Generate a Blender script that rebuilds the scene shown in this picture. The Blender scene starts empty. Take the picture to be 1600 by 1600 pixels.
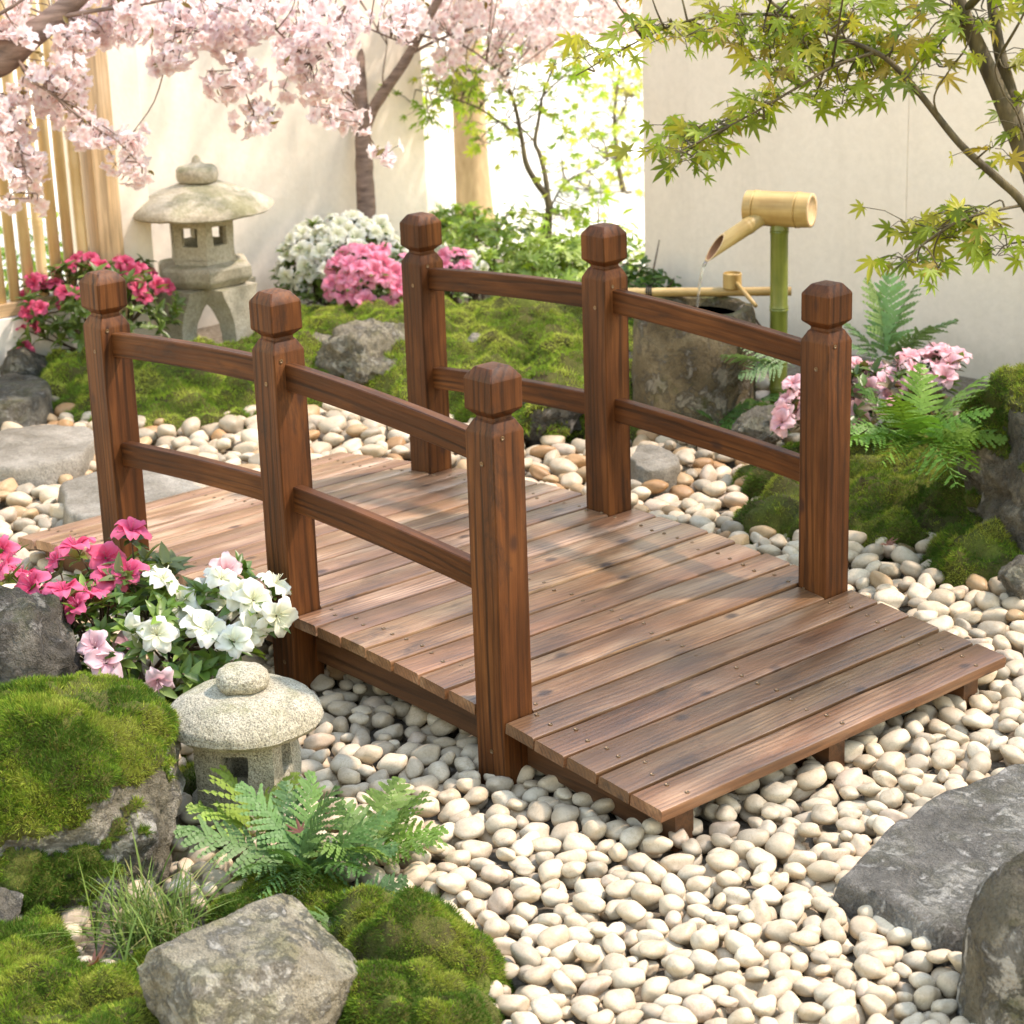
import bpy, bmesh, math, random
import numpy as np
from mathutils import Vector, Matrix

S = bpy.context.scene
COL = S.collection
PI = math.pi
rng = np.random.default_rng(7)
random.seed(7)

# ------------------------------------------------------------------ camera
CAM = np.array([3.1743, -2.6569, 1.5474])
YAW, PITCH, ROLL, FPX = 2.41922449, -0.31081645, -0.0333921, 3361.63
_f = np.array([math.cos(PITCH) * math.cos(YAW), math.cos(PITCH) * math.sin(YAW), math.sin(PITCH)])
_r0 = np.array([math.sin(YAW), -math.cos(YAW), 0.0])
_u0 = np.cross(_r0, _f)
FW = _f
RT = math.cos(ROLL) * _r0 + math.sin(ROLL) * _u0
UP = -math.sin(ROLL) * _r0 + math.cos(ROLL) * _u0
cd = bpy.data.cameras.new('camera')
cam = bpy.data.objects.new('camera', cd)
COL.objects.link(cam)
cd.sensor_width = 36.0
cd.lens = FPX / 1600.0 * 36.0
cd.clip_start = 0.05
cd.clip_end = 300.0
m = Matrix.Identity(4)
for i in range(3):
    m[i][0] = RT[i]; m[i][1] = UP[i]; m[i][2] = -FW[i]; m[i][3] = CAM[i]
cam.matrix_world = m
cd.dof.use_dof = True
cd.dof.focus_distance = 3.75
cd.dof.aperture_fstop = 8.5
S.camera = cam

# ------------------------------------------------------------------ light
SUN_DIR = np.array([0.42, 0.62, 1.05])          # towards the sun
SUN_DIR = SUN_DIR / np.linalg.norm(SUN_DIR)
elev = math.asin(SUN_DIR[2])
azim = math.atan2(SUN_DIR[0], SUN_DIR[1])        # from +Y towards +X
w = bpy.data.worlds.new('World')
S.world = w
w.use_nodes = True
wn = w.node_tree
bg = wn.nodes['Background']
sky = wn.nodes.new('ShaderNodeTexSky')
sky.sky_type = 'NISHITA'
sky.sun_disc = False
sky.sun_elevation = elev
sky.sun_rotation = azim
sky.air_density = 2.5
sky.dust_density = 0.2
sky.ozone_density = 0.0
wn.links.new(sky.outputs[0], bg.inputs[0])
bg.inputs[1].default_value = 0.15
sd = bpy.data.lights.new('sun', 'SUN')
sd.energy = 2.05
sd.angle = math.radians(2.5)
sd.color = (1.0, 0.93, 0.82)
sun = bpy.data.objects.new('sun', sd)
COL.objects.link(sun)
sun.rotation_euler = Vector(SUN_DIR).to_track_quat('Z', 'Y').to_euler()
S.view_settings.view_transform = 'Standard'
S.view_settings.look = 'None'
S.view_settings.exposure = 1.62
S.view_settings.use_white_balance = True
S.view_settings.white_balance_temperature = 7050
S.view_settings.white_balance_tint = 22
S.view_settings.gamma = 1.0
S.render.engine = 'CYCLES'
S.cycles.use_denoising = True
S.cycles.max_bounces = 8
S.cycles.transparent_max_bounces = 8
S.cycles.caustics_reflective = False
S.cycles.caustics_refractive = False
S.cycles.use_adaptive_sampling = True
S.cycles.adaptive_threshold = 0.015


# ------------------------------------------------------------------ where things stand
def ray(px, py):
    return FW + RT * (px - 800.0) / FPX + UP * (800.0 - py) / FPX


def G(px, py, z=0.0):                            # the spot on the ground
    d = ray(px, py)
    return CAM + d * ((z - CAM[2]) / d[2])


def W(px, py, t):                                # a point t metres away
    return CAM + ray(px, py) * t


def depth(p):
    return float((np.asarray(p) - CAM) @ FW)


def proj(V):
    d = np.asarray(V) - CAM
    z = d @ FW
    return 800 + FPX * (d @ RT) / z, 800 - FPX * (d @ UP) / z, z


# ------------------------------------------------------------------ noise
def _hash(ix, iy, iz, seed):
    h = (ix.astype(np.int64) * 374761393 + iy.astype(np.int64) * 668265263 + iz.astype(np.int64) * 2147483647 + seed * 1274126177) & 0xFFFFFFFF
    h = ((h ^ (h >> 13)) * 1274126177) & 0xFFFFFFFF
    h = (h ^ (h >> 16)) & 0xFFFFFF
    return h / float(0xFFFFFF)


def vnoise(P, seed=0):
    P = np.asarray(P, float)
    I = np.floor(P).astype(np.int64)
    F = P - I
    F = F * F * F * (F * (F * 6 - 15) + 10)
    out = 0
    for dx in (0, 1):
        wx = F[:, 0] if dx else 1 - F[:, 0]
        for dy in (0, 1):
            wy = F[:, 1] if dy else 1 - F[:, 1]
            for dz in (0, 1):
                wz = F[:, 2] if dz else 1 - F[:, 2]
                out = out + wx * wy * wz * _hash(I[:, 0] + dx, I[:, 1] + dy, I[:, 2] + dz, seed)
    return out * 2 - 1


def fbm(P, octv=4, seed=0, gain=0.5):
    s, a, P = 0, 1.0, np.asarray(P, float)
    for o in range(octv):
        s = s + a * vnoise(P, seed + o * 17)
        P = P * 2.03 + 11.3
        a *= gain
    return s


# ------------------------------------------------------------------ objects
def mesh_np(name, V, F, mat, parent=None, smooth=True, tint=None, gc=None, origin=None, link=True, matidx=None):
    V = np.asarray(V, np.float32)
    if origin is None and parent is not None:
        origin = np.array(parent.location)
        pp = parent.parent
        while pp is not None:
            origin = origin + np.array(pp.location)
            pp = pp.parent
    if origin is not None:
        V = V - np.asarray(origin, np.float32)
    me = bpy.data.meshes.new(name)
    if isinstance(F, np.ndarray):
        n, k = F.shape
        me.vertices.add(len(V))
        me.vertices.foreach_set('co', V.ravel())
        me.loops.add(n * k)
        me.loops.foreach_set('vertex_index', F.astype(np.int32).ravel())
        me.polygons.add(n)
        me.polygons.foreach_set('loop_start', (np.arange(n) * k).astype(np.int32))
        me.polygons.foreach_set('use_smooth', np.full(n, smooth))
        me.update(calc_edges=True)
    else:
        me.from_pydata([tuple(map(float, v)) for v in V], [], [tuple(map(int, f)) for f in F])
        me.polygons.foreach_set('use_smooth', np.full(len(me.polygons), smooth))
        me.update()
    if tint is not None:
        t = np.asarray(tint, np.float32)
        if t.ndim == 1:
            t = np.tile(t, (len(V), 1))
        t4 = np.ones((len(V), 4), np.float32)
        t4[:, :3] = t
        a = me.attributes.new('tint', 'FLOAT_COLOR', 'POINT')
        a.data.foreach_set('color', t4.ravel())
    if gc is not None:
        a = me.attributes.new('gc', 'FLOAT_VECTOR', 'POINT')
        a.data.foreach_set('vector', np.asarray(gc, np.float32).ravel())
    for mm in (mat if isinstance(mat, (list, tuple)) else [mat]):
        me.materials.append(mm)
    if matidx is not None:
        me.polygons.foreach_set('material_index', np.asarray(matidx, np.int32))
    o = bpy.data.objects.new(name, me)
    if parent is not None:
        o.parent = parent
    elif origin is not None:
        o.location = [float(v) for v in origin]
    if link:
        COL.objects.link(o)
    return o


def tag(o, label=None, cat=None, group=None, kind=None):
    if label: o['label'] = label
    if cat: o['category'] = cat
    if group: o['group'] = group
    if kind: o['kind'] = kind
    return o


def empty(name, loc, label, cat, group=None):
    o = bpy.data.objects.new(name, None)
    o.empty_display_size = 0.05
    o.location = [float(v) for v in loc]
    COL.objects.link(o)
    return tag(o, label, cat, group)


class MB:
    def __init__(s):
        s.V = []; s.F = []; s.T = []; s.Gc = []; s.n = 0

    def add(s, V, F, tint=None, gc=None):
        V = np.asarray(V, float).reshape(-1, 3)
        s.V.append(V)
        s.F.extend([tuple(int(i) + s.n for i in f) for f in F])
        s.T.append(np.tile(np.asarray(tint if tint is not None else (1, 1, 1), float), (len(V), 1)) if tint is None or np.ndim(tint) == 1 else np.asarray(tint, float))
        s.Gc.append(np.asarray(gc, float) if gc is not None else V.copy())
        s.n += len(V)

    def build(s, name, mat, parent=None, smooth=True, tint=False, gc=False, origin=None):
        return mesh_np(name, np.concatenate(s.V), s.F, mat, parent, smooth,
                       np.concatenate(s.T) if tint else None, np.concatenate(s.Gc) if gc else None, origin)


def autosmooth(o, ang=35):
    me = o.data
    bm = bmesh.new(); bm.from_mesh(me)
    for f in bm.faces: f.smooth = True
    for e in bm.edges:
        if len(e.link_faces) == 2 and e.calc_face_angle(0) > math.radians(ang):
            e.smooth = False
    bm.to_mesh(me); bm.free()


def bevel(o, wid, seg=2):
    bm = bmesh.new(); bm.from_mesh(o.data)
    es = [e for e in bm.edges if len(e.link_faces) == 2 and e.calc_face_angle(0) > math.radians(40)]
    bmesh.ops.bevel(bm, geom=es, offset=wid, segments=seg, profile=0.6, affect='EDGES', clamp_overlap=True)
    bm.to_mesh(o.data); bm.free()


def box(c, sx, sy, sz):
    c = np.asarray(c, float)
    V = np.array([[x, y, z] for x in (-.5, .5) for y in (-.5, .5) for z in (-.5, .5)]) * [sx, sy, sz] + c
    F = [(0, 1, 3, 2), (4, 6, 7, 5), (0, 4, 5, 1), (2, 3, 7, 6), (0, 2, 6, 4), (1, 5, 7, 3)]
    return V, F


def frames(pts):
    pts = np.asarray(pts, float)
    T = np.gradient(pts, axis=0)
    T /= np.linalg.norm(T, axis=1)[:, None] + 1e-12
    a = np.array([0, 0, 1.0]) if abs(T[0][2]) < 0.9 else np.array([1.0, 0, 0])
    N = np.cross(T[0], a); N /= np.linalg.norm(N)
    Ns = []
    for t in T:
        N = N - t * (N @ t); N /= np.linalg.norm(N) + 1e-12
        Ns.append(N)
    Ns = np.array(Ns)
    return T, Ns, np.cross(T, Ns)


def tube(pts, rad, n=8, cap=True):
    pts = np.asarray(pts, float)
    rad = np.broadcast_to(np.asarray(rad, float), (len(pts),))
    T, N, B = frames(pts)
    a = np.arange(n) * 2 * PI / n
    V = (pts[:, None, :] + rad[:, None, None] * (np.cos(a)[None, :, None] * N[:, None, :] + np.sin(a)[None, :, None] * B[:, None, :])).reshape(-1, 3)
    F = []
    for i in range(len(pts) - 1):
        for j in range(n):
            k = (j + 1) % n
            F.append((i * n + j, i * n + k, (i + 1) * n + k, (i + 1) * n + j))
    if cap:
        F.append(tuple(range(n - 1, -1, -1)))
        F.append(tuple((len(pts) - 1) * n + j for j in range(n)))
    return V, F


def smoothline(pts, n=6):
    """Catmull-Rom through the points"""
    P = np.asarray(pts, float)
    P = np.vstack([2 * P[0] - P[1], P, 2 * P[-1] - P[-2]])
    out = []
    for i in range(1, len(P) - 2):
        for t in np.linspace(0, 1, n, endpoint=False):
            p0, p1, p2, p3 = P[i - 1], P[i], P[i + 1], P[i + 2]
            out.append(0.5 * ((2 * p1) + (-p0 + p2) * t + (2 * p0 - 5 * p1 + 4 * p2 - p3) * t * t + (-p0 + 3 * p1 - 3 * p2 + p3) * t ** 3))
    out.append(P[-2])
    return np.array(out)


def lathe(prof, n=24, c=(0, 0, 0), rot=0.0):
    """prof: list of (r, z)"""
    c = np.asarray(c, float)
    a = np.arange(n) * 2 * PI / n + rot
    V, F = [], []
    for r, z in prof:
        V.append(np.stack([np.cos(a) * r, np.sin(a) * r, np.full(n, z)], 1))
    V = np.concatenate(V) + c
    for i in range(len(prof) - 1):
        for j in range(n):
            k = (j + 1) % n
            F.append((i * n + j, i * n + k, (i + 1) * n + k, (i + 1) * n + j))
    F.append(tuple(range(n - 1, -1, -1)))
    F.append(tuple((len(prof) - 1) * n + j for j in range(n)))
    return V, F


def rot_to(d, up=(0, 0, 1), spin=0.0):
    """matrix whose local z points along d"""
    d = np.asarray(d, float); d = d / np.linalg.norm(d)
    a = np.asarray(up, float)
    if abs(a @ d) > 0.98: a = np.array([1.0, 0.1, 0])
    x = np.cross(a, d); x /= np.linalg.norm(x)
    y = np.cross(d, x)
    c, s = math.cos(spin), math.sin(spin)
    return np.stack([c * x + s * y, -s * x + c * y, d], 1)


def rots_to(D, spin):
    D = D / np.linalg.norm(D, axis=1)[:, None]
    a = np.tile([0.13, 0.07, 1.0], (len(D), 1))
    x = np.cross(a, D); x /= np.linalg.norm(x, axis=1)[:, None] + 1e-9
    y = np.cross(D, x)
    c, s = np.cos(spin)[:, None], np.sin(spin)[:, None]
    return np.stack([c * x + s * y, -s * x + c * y, D], 2)


def instance(Vt, Ft, M, pos, scale):
    """many copies of a template (triangles) as one array"""
    n, k = len(pos), len(Vt)
    V = np.einsum('nij,kj->nki', M, Vt) * np.asarray(scale)[:, None, None] + np.asarray(pos)[:, None, :]
    F = (Ft[None] + (np.arange(n) * k)[:, None, None]).reshape(-1, Ft.shape[1])
    return V.reshape(-1, 3), F


# ------------------------------------------------------------------ materials
def newmat(name):
    mt = bpy.data.materials.new(name)
    mt.use_nodes = True
    nt = mt.node_tree
    b = nt.nodes['Principled BSDF']
    return mt, nt, b


def N(nt, typ, **kw):
    n = nt.nodes.new(typ)
    for k, v in kw.items():
        if k.startswith('i_'):
            key = k[2:]
            n.inputs[int(key) if key.isdigit() else key].default_value = v
        else:
            setattr(n, k, v)
    return n


def noise(nt, vec, scale, detail=4, rough=0.55, dist=0.0):
    n = N(nt, 'ShaderNodeTexNoise')
    n.inputs['Scale'].default_value = scale
    n.inputs['Detail'].default_value = detail
    n.inputs['Roughness'].default_value = rough
    n.inputs['Distortion'].default_value = dist
    if vec is not None: nt.links.new(vec, n.inputs['Vector'])
    return n.outputs['Fac']


def ramp(nt, fac, stops, interp='LINEAR'):
    r = N(nt, 'ShaderNodeValToRGB')
    r.color_ramp.interpolation = interp
    el = r.color_ramp.elements
    while len(el) < len(stops): el.new(0.5)
    for e, (p, c) in zip(el, stops):
        e.position = p
        e.color = (*c, 1) if len(c) == 3 else c
    nt.links.new(fac, r.inputs[0])
    return r.outputs[0]


def mix(nt, fac, a, b, mode='MIX'):
    n = N(nt, 'ShaderNodeMix', data_type='RGBA', blend_type=mode)
    for sock, v in ((n.inputs[0], fac), (n.inputs[6], a), (n.inputs[7], b)):
        if hasattr(v, 'is_output') or isinstance(v, bpy.types.NodeSocket):
            nt.links.new(v, sock)
        elif isinstance(v, (int, float)):
            sock.default_value = v
        else:
            sock.default_value = (*v, 1)
    return n.outputs[2]


def mth(nt, op, a, b=None, c=None):
    n = N(nt, 'ShaderNodeMath', operation=op)
    for i, v in enumerate((a, b, c)):
        if v is None: continue
        if isinstance(v, (int, float)): n.inputs[i].default_value = v
        else: nt.links.new(v, n.inputs[i])
    return n.outputs[0]


def mapr(nt, v, a, b, c=0.0, d=1.0):
    n = N(nt, 'ShaderNodeMapRange', interpolation_type='SMOOTHSTEP')
    nt.links.new(v, n.inputs[0])
    for i, x in enumerate((a, b, c, d)): n.inputs[i + 1].default_value = x
    return n.outputs[0]


def vmul(nt, v, s):
    n = N(nt, 'ShaderNodeVectorMath', operation='MULTIPLY')
    nt.links.new(v, n.inputs[0])
    n.inputs[1].default_value = s
    return n.outputs[0]


def bump(nt, b, h, strength=0.3, dist=0.01):
    n = N(nt, 'ShaderNodeBump')
    n.inputs['Strength'].default_value = strength
    n.inputs['Distance'].default_value = dist
    nt.links.new(h, n.inputs['Height'])
    nt.links.new(n.outputs[0], b.inputs['Normal'])


def objco(nt):
    return N(nt, 'ShaderNodeTexCoord').outputs['Object']


def mat_wood(name, dark, midc, light, burn=0.5, rough=(0.34, 0.6), lines=150.0, ringamt=0.62, spec=0.5):
    mt, nt, b = newmat(name)
    at = N(nt, 'ShaderNodeAttribute', attribute_name='gc')
    v = at.outputs['Vector']
    ti = N(nt, 'ShaderNodeAttribute', attribute_name='tint').outputs['Color']
    sep = N(nt, 'ShaderNodeSeparateXYZ'); nt.links.new(v, sep.inputs[0])
    warp = noise(nt, vmul(nt, v, (1.3, 8.0, 8.0)), 1.0, 2, 0.5)
    r = mth(nt, 'ADD', sep.outputs[1], mth(nt, 'MULTIPLY', sep.outputs[2], 0.7))
    warp2 = noise(nt, vmul(nt, v, (2.6, 34.0, 34.0)), 1.0, 3, 0.6)
    ph = mth(nt, 'ADD', mth(nt, 'MULTIPLY', r, lines), mth(nt, 'ADD', mth(nt, 'MULTIPLY', warp, 0.055 * lines), mth(nt, 'MULTIPLY', warp2, 9.0)))
    sn = mth(nt, 'SINE', ph)
    ring = mapr(nt, sn, -0.2, 1.0)
    fine = noise(nt, vmul(nt, v, (5.0, 190.0, 190.0)), 1.0, 6, 0.72)
    broad = noise(nt, vmul(nt, v, (3.0, 14.0, 14.0)), 1.0, 3, 0.6)
    patch = noise(nt, vmul(nt, v, (5.0, 15.0, 15.0)), 1.0, 8, 0.74, 0.3)
    base = ramp(nt, broad, [(0.25, dark), (0.5, midc), (0.72, light)])
    c = mix(nt, mth(nt, 'MULTIPLY', mth(nt, 'MULTIPLY', ring, mapr(nt, noise(nt, vmul(nt, v, (1.8, 42.0, 42.0)), 1.0, 3, 0.6), 0.34, 0.66, 0.05, 1.0)), ringamt), base, tuple(x * 0.30 for x in midc), 'MIX')
    c = mix(nt, 0.6, c, ramp(nt, fine, [(0.3, (0.3, 0.27, 0.24)), (0.5, (0.95, 0.95, 0.95)), (0.68, (1.4, 1.36, 1.3))]), 'MULTIPLY')
    bm_ = mth(nt, 'MULTIPLY', mapr(nt, patch, 0.53, 0.72), burn)
    c = mix(nt, bm_, c, (0.022, 0.012, 0.008))
    # knots: stretched spots along the board
    vo = N(nt, 'ShaderNodeTexVoronoi'); vo.inputs['Scale'].default_value = 1.0
    nt.links.new(vmul(nt, v, (7.0, 12.0, 12.0)), vo.inputs['Vector'])
    kn = mapr(nt, mth(nt, 'ADD', vo.outputs['Distance'], mth(nt, 'MULTIPLY', fine, .08)), 0.20, 0.09)
    c = mix(nt, mth(nt, 'MULTIPLY', kn, 0.85), c, (0.035, 0.014, 0.008))
    c = mix(nt, 1.0, c, ti, 'MULTIPLY')
    nt.links.new(c, b.inputs['Base Color'])
    nt.links.new(mth(nt, 'ADD', mth(nt, 'MULTIPLY', fine, rough[1] - rough[0]), rough[0]), b.inputs['Roughness'])
    h = mth(nt, 'ADD', mth(nt, 'MULTIPLY', fine, 0.7), mth(nt, 'MULTIPLY', ring, -0.22))
    bump(nt, b, h, 0.45, 0.0018)
    b.inputs['Specular IOR Level'].default_value = spec
    return mt


def mat_stone(name, c1, c2, c3, scale=9.0, rough=0.85, bstr=0.6, bdist=0.01, speck=0.35, moss=None, mossamt=0.0, flake=0.0):
    mt, nt, b = newmat(name)
    v = objco(nt)
    n1 = noise(nt, v, scale, 6, 0.62, 0.3)
    n2 = noise(nt, v, scale * 11, 4, 0.7)
    n3 = noise(nt, v, scale * 34, 3, 0.75)
    c = ramp(nt, n1, [(0.3, c1), (0.5, c2), (0.68, c3)])
    c = mix(nt, speck, c, ramp(nt, n3, [(0.38, (0.25, 0.24, 0.22)), (0.5, (0.95, 0.95, 0.95)), (0.66, (1.35, 1.33, 1.28))]), 'MULTIPLY')
    c = mix(nt, 0.35, c, ramp(nt, n2, [(0.35, (0.55, 0.53, 0.48)), (0.62, (1.2, 1.2, 1.18))]), 'MULTIPLY')
    if flake:
        n5 = noise(nt, v, scale * 2.6, 8, 0.76, 0.35)
        n6 = noise(nt, v, scale * .7, 3, 0.5)
        fk_ = mapr(nt, mth(nt, 'ADD', mth(nt, 'MULTIPLY', n5, .75), mth(nt, 'MULTIPLY', n6, .3)), 0.525, 0.60)
        c = mix(nt, mth(nt, 'MULTIPLY', fk_, flake), c, (0.5, 0.48, 0.43))
        n2 = mth(nt, 'ADD', n2, mth(nt, 'MULTIPLY', fk_, 1.2))
    if moss is not None:
        g = N(nt, 'ShaderNodeNewGeometry')
        sp = N(nt, 'ShaderNodeSeparateXYZ'); nt.links.new(g.outputs['Normal'], sp.inputs[0])
        n4 = noise(nt, v, scale * 0.8, 5, 0.7)
        f = mapr(nt, mth(nt, 'ADD', n4, mth(nt, 'MULTIPLY', sp.outputs[2], 0.13)), 0.56, 0.72)
        c = mix(nt, mth(nt, 'MULTIPLY', f, mossamt), c, moss)
    nt.links.new(c, b.inputs['Base Color'])
    b.inputs['Roughness'].default_value = rough
    b.inputs['Specular IOR Level'].default_value = 0.3
    h = mth(nt, 'ADD', mth(nt, 'MULTIPLY', n1, 1.2), mth(nt, 'ADD', mth(nt, 'MULTIPLY', n2, 0.5), mth(nt, 'MULTIPLY', n3, 0.3)))
    bump(nt, b, h, bstr, bdist)
    return mt


def mat_tint(name, rough=0.55, transl=0.3, spec=0.4, tcol=(1, 1, 1), vary=0.0, sheen=0.0):
    """colour from the tint carried by each leaf or petal; lets some light through"""
    mt, nt, b = newmat(name)
    c = N(nt, 'ShaderNodeAttribute', attribute_name='tint').outputs['Color']
    if vary:
        n = noise(nt, objco(nt), 60.0, 3)
        c = mix(nt, vary, c, ramp(nt, n, [(0.35, (0.5, 0.5, 0.5)), (0.65, (1.3, 1.3, 1.3))]), 'MULTIPLY')
    nt.links.new(c, b.inputs['Base Color'])
    b.inputs['Roughness'].default_value = rough
    b.inputs['Specular IOR Level'].default_value = spec
    if transl > 0:
        tr = N(nt, 'ShaderNodeBsdfTranslucent')
        nt.links.new(mix(nt, 1.0, c, tcol, 'MULTIPLY'), tr.inputs[0])
        ms = N(nt, 'ShaderNodeMixShader')
        ms.inputs[0].default_value = transl
        nt.links.new(b.outputs[0], ms.inputs[1])
        nt.links.new(tr.outputs[0], ms.inputs[2])
        nt.links.new(ms.outputs[0], nt.nodes['Material Output'].inputs[0])
    return mt


def mat_plaster(name, c1, c2):
    mt, nt, b = newmat(name)
    v = objco(nt)
    n1 = noise(nt, v, 1.7, 5, 0.6)
    n2 = noise(nt, v, 45.0, 4, 0.7)
    c = ramp(nt, n1, [(0.3, c1), (0.7, c2)])
    st_ = noise(nt, vmul(nt, v, (7.0, 7.0, 0.7)), 1.0, 5, 0.65)
    c = mix(nt, mapr(nt, st_, 0.5, 0.75, 0.0, 0.35), c, tuple(x * 0.80 for x in c1))
    sz_ = N(nt, 'ShaderNodeSeparateXYZ'); nt.links.new(v, sz_.inputs[0])
    ed_ = mth(nt, 'ADD', sz_.outputs[2], mth(nt, 'MULTIPLY', noise(nt, v, 9.0, 5, 0.7), -0.16))
    c = mix(nt, mapr(nt, ed_, 0.10, -0.05, 0.0, 0.45), c, (0.42, 0.37, 0.28))
    c = mix(nt, 0.18, c, ramp(nt, n2, [(0.35, (0.75, 0.74, 0.72)), (0.65, (1.1, 1.1, 1.1))]), 'MULTIPLY')
    nt.links.new(c, b.inputs['Base Color'])
    b.inputs['Roughness'].default_value = 0.85
    b.inputs['Specular IOR Level'].default_value = 0.2
    bump(nt, b, n2, 0.3, 0.004)
    return mt


def mat_bark(name, c1, c2, vs=(1, 1, 0.3), scale=30.0):
    mt, nt, b = newmat(name)
    v = objco(nt)
    n1 = noise(nt, vmul(nt, v, vs), scale, 6, 0.65, 0.4)
    c = ramp(nt, n1, [(0.35, c1), (0.65, c2)])
    nt.links.new(c, b.inputs['Base Color'])
    b.inputs['Roughness'].default_value = 0.8
    bump(nt, b, n1, 0.6, 0.008)
    return mt


def mat_bamboo(name, c1, c2, rough=0.38):
    mt, nt, b = newmat(name)
    v = N(nt, 'ShaderNodeAttribute', attribute_name='gc').outputs['Vector']
    ti = N(nt, 'ShaderNodeAttribute', attribute_name='tint').outputs['Color']
    n1 = noise(nt, vmul(nt, v, (4.0, 60.0, 60.0)), 1.0, 4, 0.6)
    n2 = noise(nt, vmul(nt, v, (9.0, 9.0, 9.0)), 1.0, 4, 0.6)
    c = ramp(nt, mth(nt, 'ADD', mth(nt, 'MULTIPLY', n1, 0.55), mth(nt, 'MULTIPLY', n2, 0.45)), [(0.36, c1), (0.62, c2)])
    c = mix(nt, 1.0, c, ti, 'MULTIPLY')
    nt.links.new(c, b.inputs['Base Color'])
    b.inputs['Roughness'].default_value = rough
    bump(nt, b, n1, 0.2, 0.001)
    return mt


def mat_plain(name, col, rough=0.6, metal=0.0, spec=0.4, var=0.15, scale=20.0):
    mt, nt, b = newmat(name)
    n1 = noise(nt, objco(nt), scale, 4, 0.6)
    c = mix(nt, 1.0, col, ramp(nt, n1, [(0.3, (1 - var,) * 3), (0.7, (1 + var,) * 3)]), 'MULTIPLY')
    nt.links.new(c, b.inputs['Base Color'])
    b.inputs['Roughness'].default_value = rough
    b.inputs['Metallic'].default_value = metal
    b.inputs['Specular IOR Level'].default_value = spec
    return mt


def mat_pebble():
    mt, nt, b = newmat('pebble')
    c = N(nt, 'ShaderNodeAttribute', attribute_name='tint').outputs['Color']
    v = N(nt, 'ShaderNodeNewGeometry').outputs['Position']
    n1 = noise(nt, v, 38.0, 5, 0.6, 0.5)
    n2 = noise(nt, v, 260.0, 3, 0.7)
    c = mix(nt, 0.55, c, ramp(nt, n1, [(0.28, (0.72, 0.66, 0.57)), (0.5, (1, 1, 1)), (0.75, (1.1, 1.08, 1.05))]), 'MULTIPLY')
    vein = mapr(nt, mth(nt, 'ABSOLUTE', mth(nt, 'SUBTRACT', noise(nt, v, 22.0, 4, 0.6, 1.2), 0.5)), 0.012, 0.0)
    c = mix(nt, mth(nt, 'MULTIPLY', vein, 0.35), c, (0.3, 0.2, 0.1))
    c = mix(nt, 0.16, c, ramp(nt, n2, [(0.35, (0.4, 0.4, 0.4)), (0.6, (1.1, 1.1, 1.1))]), 'MULTIPLY')
    nt.links.new(c, b.inputs['Base Color'])
    b.inputs['Roughness'].default_value = 0.5
    b.inputs['Specular IOR Level'].default_value = 0.35
    bump(nt, b, n1, 0.25, 0.004)
    return mt


def mat_water():
    mt, nt, b = newmat('water')
    b.inputs['Base Color'].default_value = (0.02, 0.035, 0.03, 1)
    b.inputs['Roughness'].default_value = 0.04
    b.inputs['IOR'].default_value = 1.33
    b.inputs['Specular IOR Level'].default_value = 0.6
    bump(nt, b, noise(nt, objco(nt), 40.0, 3), 0.35, 0.004)
    return mt


def mat_stream():
    mt, nt, b = newmat('running_water')
    b.inputs['Base Color'].default_value = (0.95, 0.97, 1, 1)
    b.inputs['Roughness'].default_value = 0.05
    b.inputs['IOR'].default_value = 1.33
    b.inputs['Transmission Weight'].default_value = 0.9
    return mt


M_DECK = mat_wood('deck_wood', (0.115, 0.050, 0.020), (0.225, 0.108, 0.047), (0.42, 0.255, 0.14), burn=0.7, rough=(0.24, 0.5), lines=620.0, ringamt=0.6, spec=0.6)
M_POST = mat_wood('post_wood', (0.043, 0.0142, 0.0034), (0.09, 0.0295, 0.0074), (0.165, 0.060, 0.0165), burn=0.8, rough=(0.42, 0.65), lines=430.0, ringamt=0.85, spec=0.2)
M_BEAM = mat_wood('beam_wood', (0.08, 0.033, 0.012), (0.12, 0.05, 0.019), (0.16, 0.07, 0.028), burn=0.4)
M_SCREW = mat_plain('screw_steel', (0.22, 0.15, 0.09), 0.42, 1.0)
M_PEB = mat_pebble()
M_SOIL = mat_stone('soil', (0.10, 0.078, 0.05), (0.19, 0.155, 0.11), (0.3, 0.26, 0.2), 60, 0.95)
M_PALE = mat_stone('pale_gravel', (0.6, 0.56, 0.47), (0.72, 0.68, 0.58), (0.8, 0.77, 0.68), 3.0, 0.9, 0.3, 0.01, 0.1)
M_PLASTER = mat_plaster('plaster', (0.82, 0.735, 0.615), (0.865, 0.79, 0.68))
M_PLASTER_W = mat_plaster('white_plaster', (0.78, 0.75, 0.69), (0.84, 0.81, 0.76))
M_FRAME = mat_wood('fence_wood', (0.5, 0.33, 0.17), (0.58, 0.41, 0.23), (0.64, 0.48, 0.3), burn=0.05, lines=60)
M_BAMBOO = mat_bamboo('pale_bamboo', (0.6, 0.43, 0.2), (0.74, 0.58, 0.31))
M_BAMBOO_Y = mat_bamboo('golden_bamboo', (0.28, 0.17, 0.05), (0.47, 0.33, 0.13), 0.45)
M_BAMBOO_G = mat_bamboo('green_bamboo', (0.10, 0.13, 0.018), (0.2, 0.22, 0.04), 0.3)
M_HOLLOW = mat_plain('bamboo_inside', (0.2, 0.09, 0.035), 0.7)
M_CUT = mat_plain('bamboo_cut', (0.6, 0.42, 0.22), 0.6, var=0.2, scale=60)
M_CORD = mat_plain('dark_cord', (0.02, 0.015, 0.01), 0.8)
M_LANT = mat_stone('lantern_granite', (0.27, 0.24, 0.17), (0.42, 0.385, 0.295), (0.52, 0.49, 0.40), 7, 0.9, 0.6, 0.006, 0.45, (0.11, 0.12, 0.03), 0.55)
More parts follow.
